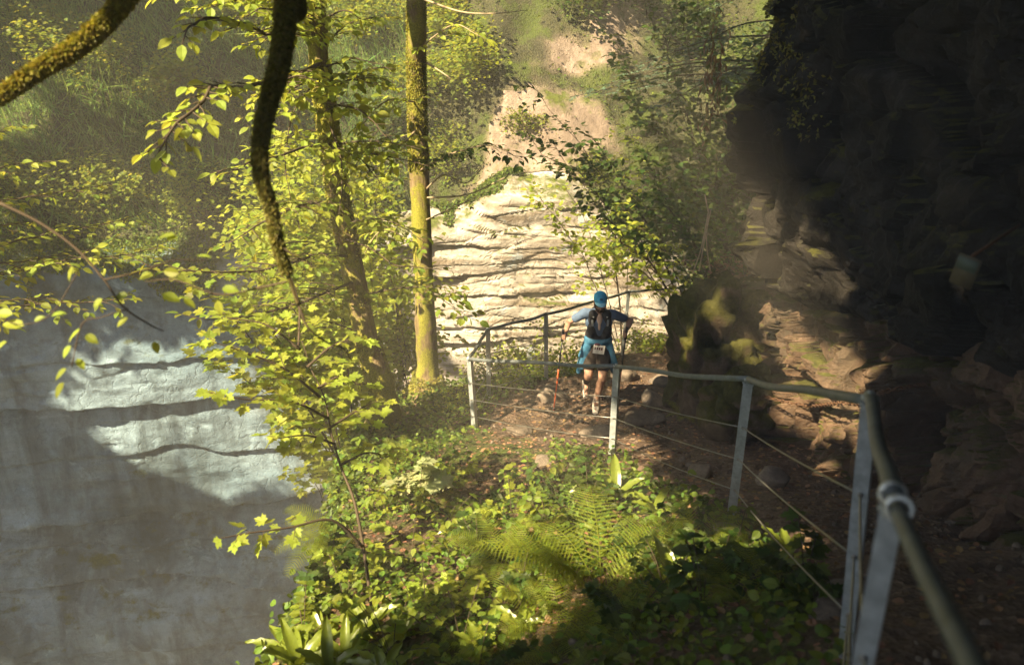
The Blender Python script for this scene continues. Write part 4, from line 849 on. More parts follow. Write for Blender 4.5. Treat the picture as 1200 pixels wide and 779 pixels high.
for k, (px, py, d, rd, n_, lab) in enumerate(((350, 285, 14.2, (1.15, 1.0, 1.3), 3300, 'sunny young lime tree leaning out over the drop left of the leaning trunk'), (432, 300, 14.8, (.8, .8, 1.6), 2800, 'narrow young lime tree seen between the two mossy trunks'),
        (395, 400, 13.6, (.7, .7, .8), 1300, 'young lime tree behind the foot of the leaning trunk'), (470, 400, 14.2, (.5, .6, 1.2), 1500, 'thin young lime tree just left of the straight trunk foot'))):
    c = at(px, py, d); b0 = G(-2.15 - .05 * k, 11.0 + .25 * k, -.1); t, _ = tree('lime_tree', lab, b0, [b0, b0 + (c - b0) * .4 + [-.05, 0, -.3], c - [0, 0, .3], c + [0, 0, rd[2] * .8]], [.07, .055, .035, .01], 'bark_p', 'young tree', 'young lime trees leaning out from the rim', sides=8)
    nc = 26; q = rvec(nc); q /= np.linalg.norm(q, axis=1)[:, None]; cc = c + q * np.array(rd) * rng.random((nc, 1)) ** .4; mb = MB()
    for e in cc: tube(mb, smooth_path([c + [0, 0, min(0, (e - c)[2]) - .2], (c + e) / 2 + [0, 0, .05], e], 4), .008, 4, cap=False)
    mb.build('branches', M['twig'], t); P = cc[rng.integers(0, nc, n_)] + rvec(n_) * np.array([.3, .3, .14]); L = Leaves(); level_leaves(L, P, .095, tilt=.35); L.build('crown', OV, M['leaf_y' if k % 2 == 0 else 'leaf'], t, keep=low_keep, widen=1.3)
# ---------------------------------------------------------------- understorey right of the scar, in front of the slope
und = [(2.2, 15.2, [(700, 200, 14.8), (660, 215, 14.4), (630, 225, 14), (735, 150, 14.6)], 'low beech with yellow sunlit sprays above the pale rock', .10, 'leaf_y'),
       (3.4, 14.2, [(690, 160, 12.8), (735, 120, 13), (650, 170, 12.6), (720, 185, 12.6), (600, 140, 12.6), (625, 105, 12.8)], 'beech whose boughs reach left across the pale scar', .11, 'leaf_d'),
       (3.3, 13.6, [(705, 265, 12.6), (690, 285, 12.4), (740, 250, 12.6)], 'small bush with yellow leaves above the runner', .09, 'leaf_y'),
       (4.2, 14.0, [(800, 120, 13.4), (770, 60, 13.5), (830, 60, 13.2), (760, 180, 13.2), (820, 200, 13), (790, 20, 13.6)], 'tall dim hazel between the slope and the overhang', .11, 'leaf_d'),
       (3.6, 12.6, [(780, 240, 12), (760, 200, 12.3), (810, 250, 11.8), (750, 270, 12), (830, 280, 11.8)], 'dark bush behind the mossy pillar', .10, 'leaf_d'),
       (4.9, 15.6, [(760, 20, 15), (720, 60, 15.2), (820, 10, 15), (700, 20, 15.4), (850, 110, 14.6), (740, 110, 15)], 'hazel with dim green crown high behind the pillar', .12, 'leaf_d'),
       (5.2, 14.4, [(850, 180, 13.4), (845, 240, 13.2), (835, 120, 13.6), (855, 60, 13.6)], 'shaded shrub tucked against the overhang edge', .11, 'leaf_d')]
for bx, by, tops, lab, lf, lmn in und:
    b = G(bx, by, -.1); st = []
    for j, (px, py, d) in enumerate(tops):
        e = at(px, py, d); m1 = b + (e - b) * .55 + np.array([.1, .1, .25]); st.append(([b, m1, e], dict(start=.42, r0=.022 if j == 0 else .012)))
    sapling('understorey_tree', lab, b, st, lf, lmn, OV, 'small tree', 'understorey trees below the slope', gap=.15, tl=.75, order=2, tilt=.35, flat=.2, droop=.2, widen=1.2)
# spruce bough reaching down from the slope
sb = G(4.9, 16.4)
sp_t = thing('spruce', 'blue green spruce with drooping boughs at the top of the scar', 'tree', sb); mb = MB(); L = Leaves()
sx = sb + np.array([0, 0, 13.]); tube(mb, [sb - [0, 0, .2], sb + [0, 0, 6], sx], [.2, .14, .04], 10)
for k in range(84):
    z = 4.6 + 7.6 * rng.random(); a = rng.uniform(0, 6.28); l = (3.5 - .25 * (z - 4.6)) * rng.uniform(.8, 1.1); p0 = sb + np.array([0, 0, z]); dr = np.array([math.cos(a), math.sin(a), 0])
    pts = smooth_path([p0, p0 + dr * l * .5 + [0, 0, -.05], p0 + dr * l + [0, 0, -.45]], 5); tube(mb, pts, np.linspace(.02, .005, len(pts)), 5, cap=False)
    for q in np.linspace(.15, 1, 11):
        c = np.array([np.interp(q, np.linspace(0, 1, len(pts)), pts[:, j]) for j in range(3)]); sd = np.cross(dr, [0, 0, 1.])
        for s_ in (-1, 1):
            tl = .5 * (1.1 - q * .6); d = sd * s_ * .8 + dr * .6; d[2] -= .25; u = np.linspace(0, tl, 9); P = c + np.outer(u, d)
            for side in (-1, 1):
                D = d + np.cross(d, [0, 0, 1.]) * side * 1.1 + rvec(9, .2); L.add(P, D, rvec(9, .3) + [0, 0, 1], .06)
mb.build('trunk', M['twig'], sp_t); L.build('needles', NR, M['spruce'], sp_t, widen=2.2)
# ---------------------------------------------------------------- shrubs above the far cliff
def bush(label, c, rad, n, leaf, lm, name='bush', group='bushes along the top of the cliff', stems=9, tmpl=OV, cl=.16):
    c = np.array(c, float); rad = np.array(rad, float); t = thing(name, label, 'bush', c, group=group); mb = MB(); L = Leaves(); tips = []
    for k in range(stems):
        q = rng.normal(size=3); q /= np.linalg.norm(q); q[2] = abs(q[2]) * .9 + .25; e = c + q * rad * rng.uniform(.6, 1.05)
        m1 = c + (e - c) * .5 + rng.normal(size=3) * .1; P = smooth_path([c, m1, e], 6); tube(mb, P, np.linspace(.016, .004, len(P)), 5, cap=False)
        for j in (5, 8, 10, 12):
            tips.append(P[min(j, len(P) - 1)]); f = P[min(j, len(P) - 1)] + rng.normal(size=3) * rad * .22; tube(mb, [P[min(j, len(P) - 1)], f], [.005, .002], 4, cap=False); tips.append(f)
    tips = np.array(tips); P = tips[rng.integers(0, len(tips), n)] + rvec(n) * cl * rad.mean() * np.array([1, 1, .7])
    P = P + .0; level_leaves(L, P, leaf, tilt=.45); mb.build('stems', M['twig'], t); L.build('foliage', tmpl, M[lm], t, widen=1.2); return t
names = ['dark bush at the far left above the cliff', 'spreading dark bush left of the bright one', 'bright yellow leaved bush hanging at the cliff rim', 'dim bush behind the hanging mossy limb', 'grassy green bush between limb and leaning trunk',
         'low bush on the rim left of the trunks', 'small bush behind the leaning trunk', 'bush behind the straight trunk', 'brown green bush right of the straight trunk', 'scrub at the foot of the scar', 'creeping bush over the pale rock', 'scrub right of the pale rock']
data = [(-10.5, .7, (1.9, 1.3, 1.3), 2600, 'leaf', .085), (-8.4, .8, (1.5, 1.2, 1.2), 2400, 'leaf', .08), (-6.7, .25, (.95, .8, 1.0), 1600, 'leaf_y', .075), (-5.6, 1.2, (1.4, 1, 1.2), 1800, 'leaf_d', .08), (-4.6, 1.6, (1.2, 1, 1), 1700, 'leaf', .08),
        (-5.2, .1, (1.1, .7, .6), 1300, 'leaf', .07), (-3.6, .5, (1.2, .9, 1.1), 1700, 'leaf', .08), (-2.5, .9, (1.0, .9, 1.2), 1500, 'leaf_d', .08), (-1.2, .5, (.9, .7, .8), 1100, 'leaf', .06), (.3, .6, (.6, .5, .4), 600, 'leaf', .05), (1.6, .1, (.7, .5, .5), 900, 'leaf', .05), (2.9, .3, (1.0, .7, .7), 1500, 'leaf_d', .06)]
for nme, (x, r, rad, n, lm, lf) in zip(names, data): bush(nme, hill_pt(x, r) - [0, 0, .1], rad, int(n * 1.25), lf * 1.15, lm)
more = [(-12.5, 2.5), (-9.6, 3.0), (-7.6, 2.4), (-3.4, 3.2), (-1.6, 2.8), (1.8, 2.6), (3.2, 3.4), (-11.5, 5.5), (-2.5, 5.2), (4.6, 2.0), (-.3, 5.6), (-13.6, .8), (5.6, .8), (-5.4, 4.2), (-1.0, 1.6), (-.6, 3.6), (-1.8, 4.2)]
posw = ['far left bush on the slope', 'round bush on the grassy slope', 'bush above the bright rim bush', 'bush on the slope between the two trunks', 'bush just left of the scar', 'bush on the right edge of the scar', 'bush under the spruce', 'highest bush at the far left', 'high bush above the straight trunk', 'bush at the foot of the hazels', 'small bush at the top of the scar', 'outermost bush on the left rim', 'shaded rim bush near the overhang', 'scrubby bush in the upper grass', 'brown green bush in the shade beside the scar', 'dim bush left of the top of the scar', 'bush high behind the straight mossy trunk']
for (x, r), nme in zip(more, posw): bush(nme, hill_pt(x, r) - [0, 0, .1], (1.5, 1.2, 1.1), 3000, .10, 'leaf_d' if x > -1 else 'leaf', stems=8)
# hanging curtain of small creepers on the cliff rim, grass on the slope
def scatter_hill(n, x0, x1, r0, r1):
    x = rng.uniform(x0, x1, n); r = rng.uniform(r0, r1, n); s = s_of_x(x); si = np.clip(np.searchsorted(hs_s, s), 1, len(hs_s) - 2); ri = np.clip(np.searchsorted(rr, r), 1, len(rr) - 2)
    a, b, c = HV[ri, si], HV[ri + 1, si], HV[ri, si + 1]; u = rng.random((n, 1)); v = rng.random((n, 1)); return a + (b - a) * u + (c - a) * v
P = scatter_hill(52000, -16, -2.2, -.0, 14); k = fbm(P * .45, 3, 5) > -.5; P = P[k]; L = Leaves(); n = len(P)
D = rvec(n, .55) + [0, -.35, .75]; L.add(P, D, rvec(n), rng.uniform(.3, .85, n)); L.build('grass', BL, M['grass'], widen=.9, kind='stuff')
P = scatter_hill(46000, -15, 7.5, -.0, 9); k = (fbm(P * .7, 3, 15) > -.1) & (rng.random(len(P)) > .93 * scar_f(P)); P = P[k]; L = Leaves(); n = len(P)
level_leaves(L, P + rvec(n, .05) + [0, 0, .06], .06, tilt=.6); L.build('undergrowth', OV, M['cover'], kind='stuff')
# moss and creepers on ledges
n = 60000; sx_ = rng.uniform(s_of_x(-16), s_of_x(6), n); xq = plan_at(sx_)[:, 0]; q = rng.random(n) ** 1.5; mx = np.interp(xq, [-15, -4, -2, 0, 2.2, 4], [42, 40, 26, 8, 14, 40]); ri_ = (q * mx).astype(int); px = np.clip(np.searchsorted(ss_, sx_), 0, len(ss_) - 1)
P = CLV[ri_, px] + np.c_[plan_n(sx_) * rng.uniform(.0, .14, (n, 1)), np.abs(rng.normal(0, .05, n))]
k = fbm(P * np.array([.9, .9, .35]), 3, 25) > -.22 + .45 * q
L = Leaves(); level_leaves(L, P[k], .065, tilt=.7, droop=.6); L.build('creeper', OV, M['cover'], kind='stuff')
_fc = [(700, 690, 5.7, .42), (392, 610, 7.3, .3), (660, 745, 5.3, .3), (585, 790, 5.0, .25), (722, 590, 7.6, .3), (425, 700, 5.8, .3), (345, 745, 5.5, .3), (800, 680, 5.4, .25), (560, 590, 7.6, .2), (905, 660, 5.0, .25), (370, 690, 5.9, .2), (765, 610, 7., .2), (450, 790, 5.1, .2), (385, 778, 5.3, .2)]
def clear(P):
    k = np.ones(len(P), bool)
    for px, py, d, r in _fc: q = at(px, py, d); k &= np.hypot(P[:, 0] - q[0], P[:, 1] - q[1]) > r * .8
    return k
# ---------------------------------------------------------------- bank: ground cover, ferns, hart's tongue
def bank_pts(n, x0=-2.2, x1=2.6, y0=1.8, y1=13):
    x = rng.uniform(x0, x1, n); y = rng.uniform(y0, y1, n); k = path_w(x, y) < .25; x, y = x[k], y[k]; return np.stack([x, y, ground_z(x, y)], -1)
# creeping cover with bare soil patches showing
P = bank_pts(52000); m_ = fbm(P * np.array([.8, .8, 0]), 4, 61); dens = ss(-.25, .2, m_ + .2 * (P[:, 0] > .4) - .3 * ((P[:, 0] < .45) & (P[:, 1] < 6.4))); P = P[rng.random(len(P)) < dens * .9]; P = P[clear(P)]; n = len(P)
P = P + rvec(n, .03) + np.c_[np.zeros((n, 2)), np.abs(rng.normal(.05, .06, n))]; L = Leaves(); level_leaves(L, P, .052, tilt=.5, jit=.55); L.build('ground_cover', OV, M['cover'], widen=1.2, kind='stuff')
# trailing plants over the edge
n = 26000; y = rng.uniform(1.0, 12.5, n); xe = np.interp(y, [0, 2.64, 5.12, 7.66, 9.6, 11.2, 12.5], [-1.8, -1.7, -1.65, -1.85, -2.1, -2.0, -1.4]); x = xe + .25 - 1.3 * rng.random(n); P = np.stack([x, y, ground_z(x, y)], -1); P += rvec(n, .05) + np.array([-.04, 0, .05]); k = fbm(P * 1.3, 3, 66) > -.32
L = Leaves(); level_leaves(L, P[k], .065, tilt=.6, droop=.5); L.build('trailing_plants', OV, M['cover'], widen=1.2, kind='stuff')
# fallen leaves
P = np.concatenate([bank_pts(5000), np.stack([(x := rng.uniform(-.4, 3.4, 3600)), (y := rng.uniform(1.5, 13, 3600)), ground_z(x, y)], -1)]); L = Leaves(); n = len(P)
L.add(P + [0, 0, .008], rvec(n) * [1, 1, .12], rvec(n, .22) + [0, 0, 1], rng.uniform(.025, .06, n)); L.build('fallen_leaves', OV, M['litter'], widen=1.3, kind='stuff')
# ferns
def frond_mesh(l, pairs=24, wid=.17, curl=.55, seed=0):
    r = np.random.default_rng(seed); u = np.linspace(0, 1, 14); P = np.stack([.03 * np.sin(u * 3 + seed), l * (u - .12 * u ** 3), l * (.62 * u - curl * 1.25 * u ** 2.2)], -1)
    mb = MB(); tube(mb, P, np.linspace(.004, .0012, len(P)), 4); L = Leaves()
    for i in range(pairs):
        q = .14 + .85 * i / pairs; c = np.array([np.interp(q, u, P[:, j]) for j in range(3)]); t = np.array([np.interp(q + .02, u, P[:, j]) for j in range(3)]) - c; t /= np.linalg.norm(t)
        w = wid * math.sin(math.pi * (q * .86 + .08)) ** .8 * (1 if q < .6 else 1.0) * r.uniform(.9, 1.08)
        for s in (-1, 1):
            d = np.array([s, 0, 0]) * .95 + t * .38 + [0, 0, -.12]; L.add(c, d, np.cross(np.cross(t, [s * 1., 0, 0]), t) * 0 + np.array([0, -t[2], t[1]]) + r.normal(size=3) * .08, w)
    return mb, L
# pinna: long leaflet with toothed rims
def _pinna():
    V = [(0, 0, 0)]; k = 9
    for i in range(k):
        y = (i + .5) / k; h = .075 * (1 - y) ** .6 * (1 if i else .8); V += [(-.0, y, 0), (-h, y + .05, .012), (h, y + .05, .012)]
    V += [(0, 1, -.05)]; F = []
    prev = 0
    for i in range(k):
        a = 1 + 3 * i; F += [(prev, a, a + 1), (prev, a + 2, a)]; prev = a
    F += [(prev, len(V) - 1, prev + 1), (prev, prev + 2, len(V) - 1)]
    return np.array(V), [np.array(F)]
PN = _pinna()
PROTO = []
for k in range(4):
    mb, L = frond_mesh(1., 25, .2, [.42, .55, .35, .5][k], k); me1 = mb.build_mesh('rachis'); me1.materials.append(M['twig'] if 0 else M['fern'])
    tmp = L.build('frond_tmp', PN, M['fern']); me2 = tmp.data; bpy.data.objects.remove(tmp)
    bm = bmesh.new(); bm.from_mesh(me1); bm.from_mesh(me2); me = bpy.data.meshes.new('frond'); bm.to_mesh(me); bm.free(); me.materials.append(M['fern']); PROTO.append(me)
def fern(label, c, size, n, lean=(0, 0), spread=1.0, a0=None, a1=None):
    t = thing('fern', label, 'fern', c, group='ferns on the bank')
    for i in range(n):
        a = (2 * math.pi * i / n if a0 is None else a0 + (a1 - a0) * i / max(1, n - 1)) + rng.normal() * .15
        f = bpy.data.objects.new('frond', PROTO[rng.integers(0, 4)]); COL.objects.link(f); f.parent = t
        s = size * rng.uniform(.75, 1.1); f.scale = (s, s, s); f.rotation_euler = (R(rng.uniform(5, 32)) * (2 - spread), R(rng.normal() * 8), a)
        f.location = (0, 0, .01)
def Gp(px, py, d, dz=0.): p = at(px, py, d); return (p[0], p[1], gz(p[0], p[1]) + dz)
FN = [('arching fern left of the big bright one', 590, 655, 6.4, .6, 10, None, None), ('fern on the bank close under the third post', 820, 640, 6.0, .5, 9, None, None), ('big bright fern arching in the middle of the bank', 700, 690, 5.7, .98, 15, None, None), ('sunlit yellow fern jutting over the drop under the sycamore', 392, 610, 7.3, .62, 8, 1.0, 3.6), ('dim fern below the big bright one', 660, 745, 5.3, .6, 10, None, None),
      ('fern at the lower edge of the bank, right of the middle', 585, 790, 5.0, .42, 9, None, None), ('small yellow fern right at the bottom beside bare soil', 700, 800, 4.8, .4, 8, None, None), ('dark fern near the third railing post', 800, 680, 5.4, .5, 9, None, None),
      ('low fern beneath the corner of the railing', 520, 560, 8.5, .4, 8, None, None), ('small fern on the rim beside the mossy trunks', 470, 530, 9.4, .42, 8, None, None), ('little fern at the foot of the mossy boulder', 800, 480, 11.2, .35, 7, None, None), ('shaded fern at the lower right of the bank', 860, 760, 4.6, .45, 9, None, None)]
for lab, px, py, d, s, n, a0, a1 in FN: fern(lab, Gp(px, py, d), s, n, a0=a0, a1=a1)
def tongue(label, c, size, n):
    t = thing('hart_tongue_fern', label, 'fern', c, group='strap leaved ferns on the bank')
    for i in range(n):
        a = 2 * math.pi * i / n + rng.normal() * .25; l = size * rng.uniform(.7, 1.15); el = R(rng.uniform(25, 75)); u = np.linspace(0, 1, 12); w = .075 * size / .35 * np.sin(np.pi * np.clip(u * .93 + .07, 0, 1)) ** .55 * .5
        w[-1] = .002; h = l * (np.sin(el) * u - .75 * u ** 2 * math.cos(el)); o = l * (math.cos(el) * u + .25 * u ** 2 * math.sin(el)); wav = .008 * np.sin(u * 26 + i)
        V = []; 
        for k in range(12):
            for s, zz in ((-1, .012), (-.5, .004), (0, -.006), (.5, .004), (1, .012)): V.append((s * w[k], o[k], h[k] + zz * (1 if abs(s) < 1 else 1.2) + wav[k] * s))
        V = np.array(V); ca, sa = math.cos(a), math.sin(a); V = np.c_[V[:, 0] * ca - V[:, 1] * sa, V[:, 0] * sa + V[:, 1] * ca, V[:, 2]]
        F = [(k * 5 + j, k * 5 + j + 1, k * 5 + 6 + j, k * 5 + 5 + j) for k in range(11) for j in range(4)]
        put('frond', np_mesh('strap_frond', V, [np.array(F)]), M['tongue'], t)
TG = [('glossy strap leaved fern at the foot of the middle post', 722, 590, 7.6, .42, 12), ('bright strap leaved fern left of the bare soil', 425, 700, 5.8, .36, 12), ('cluster of strap leaves in the bottom left corner of the bank', 345, 745, 5.5, .36, 13), ('strap leaved fern at the very bottom left', 385, 778, 5.3, .33, 12),
      ('small strap leaved fern on the bottom edge', 450, 790, 5.1, .3, 10), ('upright strap leaved fern below the corner post', 560, 590, 7.6, .3, 7), ('dim strap leaved fern near the near posts', 905, 660, 5.0, .3, 8), ('pale strap leaved fern by the third post', 925, 640, 5.3, .27, 6),
      ('strap leaved fern hanging on the rim', 370, 690, 5.9, .3, 9), ('bright strap leaved fern near the left edge of the bare soil', 470, 715, 5.7, .3, 10), ('strap leaved fern over the rim at the lower left', 335, 715, 5.7, .34, 11), ('strap leaved fern below the sycamore stem', 400, 735, 5.5, .3, 10), ('broad strap leaved fern in the shade right of the big fern', 790, 700, 5.4, .34, 10), ('strap leaved fern low in the middle of the bank', 560, 745, 5.3, .3, 10), ('strap leaved fern between corner post and pale herb', 540, 620, 7.2, .3, 9), ('small strap leaved fern amid the brambles', 640, 650, 6.4, .22, 6), ('strap leaved fern under the big fern', 610, 720, 5.5, .25, 7), ('strap leaved fern beside the middle post fern', 765, 610, 7.0, .3, 8)]
for lab, px, py, d, s, n in TG: tongue(lab, Gp(px, py, d), s, n)
# leafy herbs and brambles
HB = [('pale leaved herb catching the sun below the mossy trunks', 490, 560, 8.3, 'leaf_p', MP, .13, 7)]
spots = [(430, 560, 8.2), (460, 600, 7.4), (520, 610, 7.2), (560, 640, 6.6), (480, 640, 6.6), (600, 600, 7.2), (640, 610, 7.0), (590, 560, 8.0), (660, 570, 7.6), (530, 680, 6.0), (560, 700, 5.8), (610, 670, 6.1), (500, 720, 5.7), (420, 640, 6.6), (400, 660, 6.3), (380, 640, 6.6), (470, 680, 6.0), (540, 740, 5.4),
         (630, 690, 5.9), (760, 660, 6.0), (800, 640, 6.0), (840, 700, 5.1), (780, 720, 5.2), (740, 750, 5.0), (820, 750, 4.7), (890, 720, 4.6), (460, 760, 5.3), (510, 520, 9.2), (450, 510, 9.6), (540, 530, 8.9), (620, 550, 8.3), (690, 590, 7.4), (860, 650, 5.5), (940, 700, 4.5), (350, 700, 5.9), (560, 780, 4.9)]
wds = ['beside the rim', 'near the sapling stem', 'in the shade of the trunks', 'in the middle of the bank', 'left of the ferns', 'right of bare soil', 'close under the railing', 'by the corner post', 'low on the slope', 'next to a patch of litter', 'in a dark hollow', 'on a sunny hump']
for k, (px, py, d) in enumerate(spots):
    HB.append(('leafy herb %s, %s of the bank' % (wds[k % 12], ('upper left part', 'lower part', 'right hand part')[0 if py < 620 else (1 if px < 700 else 2)]), px, py, d, ('leaf', 'leaf_y', 'leaf', 'leaf_d')[k % 4] if px < 650 else 'leaf_d', (OV, MP)[k % 2], .055 + .04 * rng.random(), 7))
for k, (lab, px, py, d, lm, tm, lf, ns) in enumerate(HB):
    c = np.array(Gp(px, py, d)); t = thing('leafy_herb', lab, 'plant', c, group=None if k == 0 else 'leafy herbs among the ground cover'); mb = MB(); L = Leaves()
    for j in range(ns):
        a = rng.uniform(0, 6.28); l = rng.uniform(.18, .42); e = c + np.array([math.cos(a) * l * .7, math.sin(a) * l * .7, l * rng.uniform(.5, 1)]); m1 = (c + e) / 2 + [0, 0, .04]; P = smooth_path([c, m1, e], 4); tube(mb, P, .003, 4, cap=False)
        for q in (4, 6, 8):
            for s in (-1, 0, 1): an = a + s * 1.1; oriented_leaf(L, P[min(q, len(P) - 1)], [math.cos(an), math.sin(an), 0], lf, .3, .15)
    mb.build('stems', M['twig'], t); L.build('leaves', tm, M[lm], t, widen=1.1)
# bushes behind the rear railing
for lab, x, y, rad, n, lm, lf in (('yellow sunlit bush behind the rear railing left of the runner', .35, 12.0, (.7, .6, .75), 1700, 'leaf_y', .055), ('second yellow bush close behind the runner', 1.05, 12.4, (.55, .5, .65), 1200, 'leaf_y', .055), ('low bush at the rear corner post', -.25, 11.3, (.5, .5, .5), 1000, 'leaf', .05),
                            ('green ivy mound right of the rear post', 2.6, 13.6, (.6, .45, .55), 1300, 'leaf', .05), ('little bush between corner posts and trunk', -.75, 10.4, (.35, .4, .3), 600, 'leaf_y', .05)):
    bush(lab, G(x, y, -.05), rad, n, lf, lm, group='bushes behind the rear railing')
# bare twigs propped on the pillar, dead stuff
tw = thing('bare_twigs', 'pale bare twigs propped like a tripod on the mossy pillar', 'twigs', at(825, 318, 10.6))
for pts in ([at(812, 320, 10.7), at(822, 290, 10.7), at(831, 245, 10.8)], [at(819, 318, 10.5), at(826, 280, 10.7), at(833, 246, 10.8)], [at(833, 320, 10.6), at(828, 285, 10.7), at(830, 252, 10.8)], [at(830, 248, 10.8), at(826, 228, 10.9)]):
    mb = MB(); tube(mb, pts, .009, 5, smooth=5, lump=.3, lscale=20); mb.build('twig', M['deadwood'], tw)
P = np.array([2.72, 10.15, -3.62]) + rvec(260) * [.3, .22, .03]; L = Leaves(); L.add(P, rvec(260) * [1, 1, .2], rvec(260, .3) + [0, 0, 1], .06); L.build('pillar_litter', OV, M['litter'], kind='stuff')
P = UPG[14:, :].reshape(-1, 3); k = (P[:, 1] > 8) & (P[:, 1] < 10.2) & (P[:, 2] > -1.6) & (P[:, 2] < 1.0); P = P[k][rng.integers(0, k.sum(), 5200)]; k = fbm(P * 1.4, 3, 8) > .0; P = P[k]; L = Leaves(); L.add(P, rvec(len(P)) + [-.6, -.4, -.5], rvec(len(P)), .05); L.build('rock_moss', RH, M['moss_d'], kind='stuff')
P = np.array([2.05, 9.0, -1.2]) + rvec(160) * [.06, .1, .28]; L = Leaves(); L.add(P, rvec(160, .4) + [0, 0, -1], rvec(160), .09); L.build('hanging_roots', NR, M['litter'], kind='stuff')
# ================================================================ the runner
RB = at(699, 459, 11.5); RB = np.array([RB[0], RB[1], gz(RB[0], RB[1]) + .0])
person = thing('person', 'trail runner in blue cap and black vest stepping down the path with two poles', 'person', RB)
def caps(mb, a, b, ra, rb, n=18, rings=6, flat=1., ax=None):
    """tapered capsule"""
    a = np.array(a, float); b = np.array(b, float); t = b - a; l = np.linalg.norm(t) + 1e-9; t /= l; P = []; Rr = []
    for q in np.linspace(0, math.pi / 2, rings): P.append(a - t * ra * math.cos(q)); Rr.append(max(ra * math.sin(q), 1e-4))
    for q in np.linspace(0, math.pi / 2, rings): P.append(b + t * rb * math.sin(q)); Rr.append(max(rb * math.cos(q), 1e-4))
    ref = np.array([1., 0, 0]) if abs(t[0]) < .9 else np.array([0, 1., 0])
    if ax is not None: ref = np.array(ax, float)
    u = ref - t * ref.dot(t); u /= np.linalg.norm(u); v = np.cross(t, u); th = np.linspace(0, 2 * np.pi, n, endpoint=False); V = []
    for p, r in zip(P, Rr): V.append(p + r * (np.cos(th)[:, None] * u + flat * np.sin(th)[:, None] * v))
    k = len(P); F = [(i * n + j, i * n + (j + 1) % n, (i + 1) * n + (j + 1) % n, (i + 1) * n + j) for i in range(k - 1) for j in range(n)]
    F += [tuple(range(n))[::-1], tuple((k - 1) * n + j for j in range(n))]; mb.add(np.concatenate(V), F)
def ell(mb, c, r, n=16, rot=None):
    bm = bmesh.new(); bmesh.ops.create_uvsphere(bm, u_segments=n, v_segments=n // 2 + 2, radius=1); V = np.array([v.co for v in bm.verts]) * np.array(r)
    if rot is not None: V = V @ np.array(rot).T
    bm.verts.index_update(); F = [[v.index for v in f.verts] for f in bm.faces]; bm.free(); mb.add(V + np.array(c), F)
def fuse(mb, name, m, parent, vox=.008, smooth=4, wrinkle=0., wsc=14, **props):
    """melt the overlapping volumes into one skin"""
    me = mb.build_mesh('tmp'); o = bpy.data.objects.new('tmp', me); COL.objects.link(o)
    r = o.modifiers.new('r', 'REMESH'); r.mode = 'VOXEL'; r.voxel_size = vox; r.use_smooth_shade = True
    s = o.modifiers.new('s', 'SMOOTH'); s.iterations = smooth; s.factor = .5
    dg = bpy.context.evaluated_depsgraph_get(); dg.update(); me2 = bpy.data.meshes.new_from_object(o.evaluated_get(dg)); bpy.data.objects.remove(o)
    me2.name = name; me2.materials.clear()
    if wrinkle:
        n = len(me2.vertices); co = np.empty(n * 3, np.float32); me2.vertices.foreach_get('co', co); co = co.reshape(-1, 3).astype(float); nn = np.empty(n * 3, np.float32); me2.vertex_normals.foreach_get('vector', nn); nn = nn.reshape(-1, 3)
        w_ = fbm(co * wsc * np.array([1, 1, .5]), 3, 5); co += nn * (wrinkle * w_)[:, None]; me2.vertices.foreach_set('co', co.astype(np.float32).ravel()); me2.update()
    me2.polygons.foreach_set('use_smooth', np.ones(len(me2.polygons), bool))
    return put(name, me2, m, parent, **props)
# joints, local to the spot between his feet; he faces -y (down the trail, towards the viewer)
J = dict(pel=(-.01, .05, .92), wst=(-.01, .0, 1.06), chs=(-.015, -.06, 1.27), nk=(-.02, -.10, 1.455), hd=(-.02, -.15, 1.60),
         shR=(-.205, -.06, 1.405), elR=(-.40, .02, 1.25), hnR=(-.455, -.21, 1.20), shL=(.175, -.07, 1.385), elL=(.41, .04, 1.26), hnL=(.32, -.20, 1.22),
         hpR=(-.09, .05, .90), knR=(-.135, -.12, .53), anR=(-.125, .20, .27), toR=(-.13, .08, .15), hpL=(.08, .03, .90), knL=(.05, -.17, .53), anL=(-.005, -.06, .12), toL=(-.03, -.24, .04))
J = {k: np.array(v, float) for k, v in J.items()}
skin = plain('skin', (.40, .23, .16), .55, var=.12, scale=9, spec=.4)
mb = MB()
ell(mb, J['pel'], (.155, .11, .13)); caps(mb, J['wst'], J['chs'], .125, .155, flat=.68); ell(mb, J['chs'] + [0, 0, .03], (.17, .11, .16)); caps(mb, J['shR'], J['shL'], .058, .058)
caps(mb, J['chs'] + [0, 0, .1], J['nk'], .075, .055); caps(mb, J['nk'], J['hd'] - [0, 0, .06], .054, .05)
# head, tilted down
hr = Matrix.Rotation(R(13), 3, 'X'); Hm = np.array(hr); H = J['hd']
def hp(*v): return H + Hm @ np.array(v, float)
ell(mb, hp(0, .012, .02), (.076, .095, .10), 20, Hm); ell(mb, hp(0, -.03, -.055), (.055, .058, .058), 16, Hm); ell(mb, hp(0, -.062, -.088), (.026, .022, .02), 12, Hm)
caps(mb, hp(0, -.088, .005), hp(0, -.112, -.035), .009, .014); ell(mb, hp(0, -.098, .018), (.045, .014, .012), 12, Hm)
for s in (-1, 1): ell(mb, hp(.077 * s, .01, -.01), (.011, .02, .032), 12, Hm); ell(mb, hp(.04 * s, -.078, -.02), (.022, .018, .02), 10, Hm)
ell(mb, hp(0, -.092, -.062), (.026, .011, .007), 10, Hm)
for s, a, b, c in (('R', 'shR', 'elR', 'hnR'), ('L', 'shL', 'elL', 'hnL')):
    caps(mb, J[a], J[b], .05, .037); caps(mb, J[b], J[b] + (J[c] - J[b]) * .35, .038, .040); caps(mb, J[b] + (J[c] - J[b]) * .35, J[c], .040, .026, flat=.85)
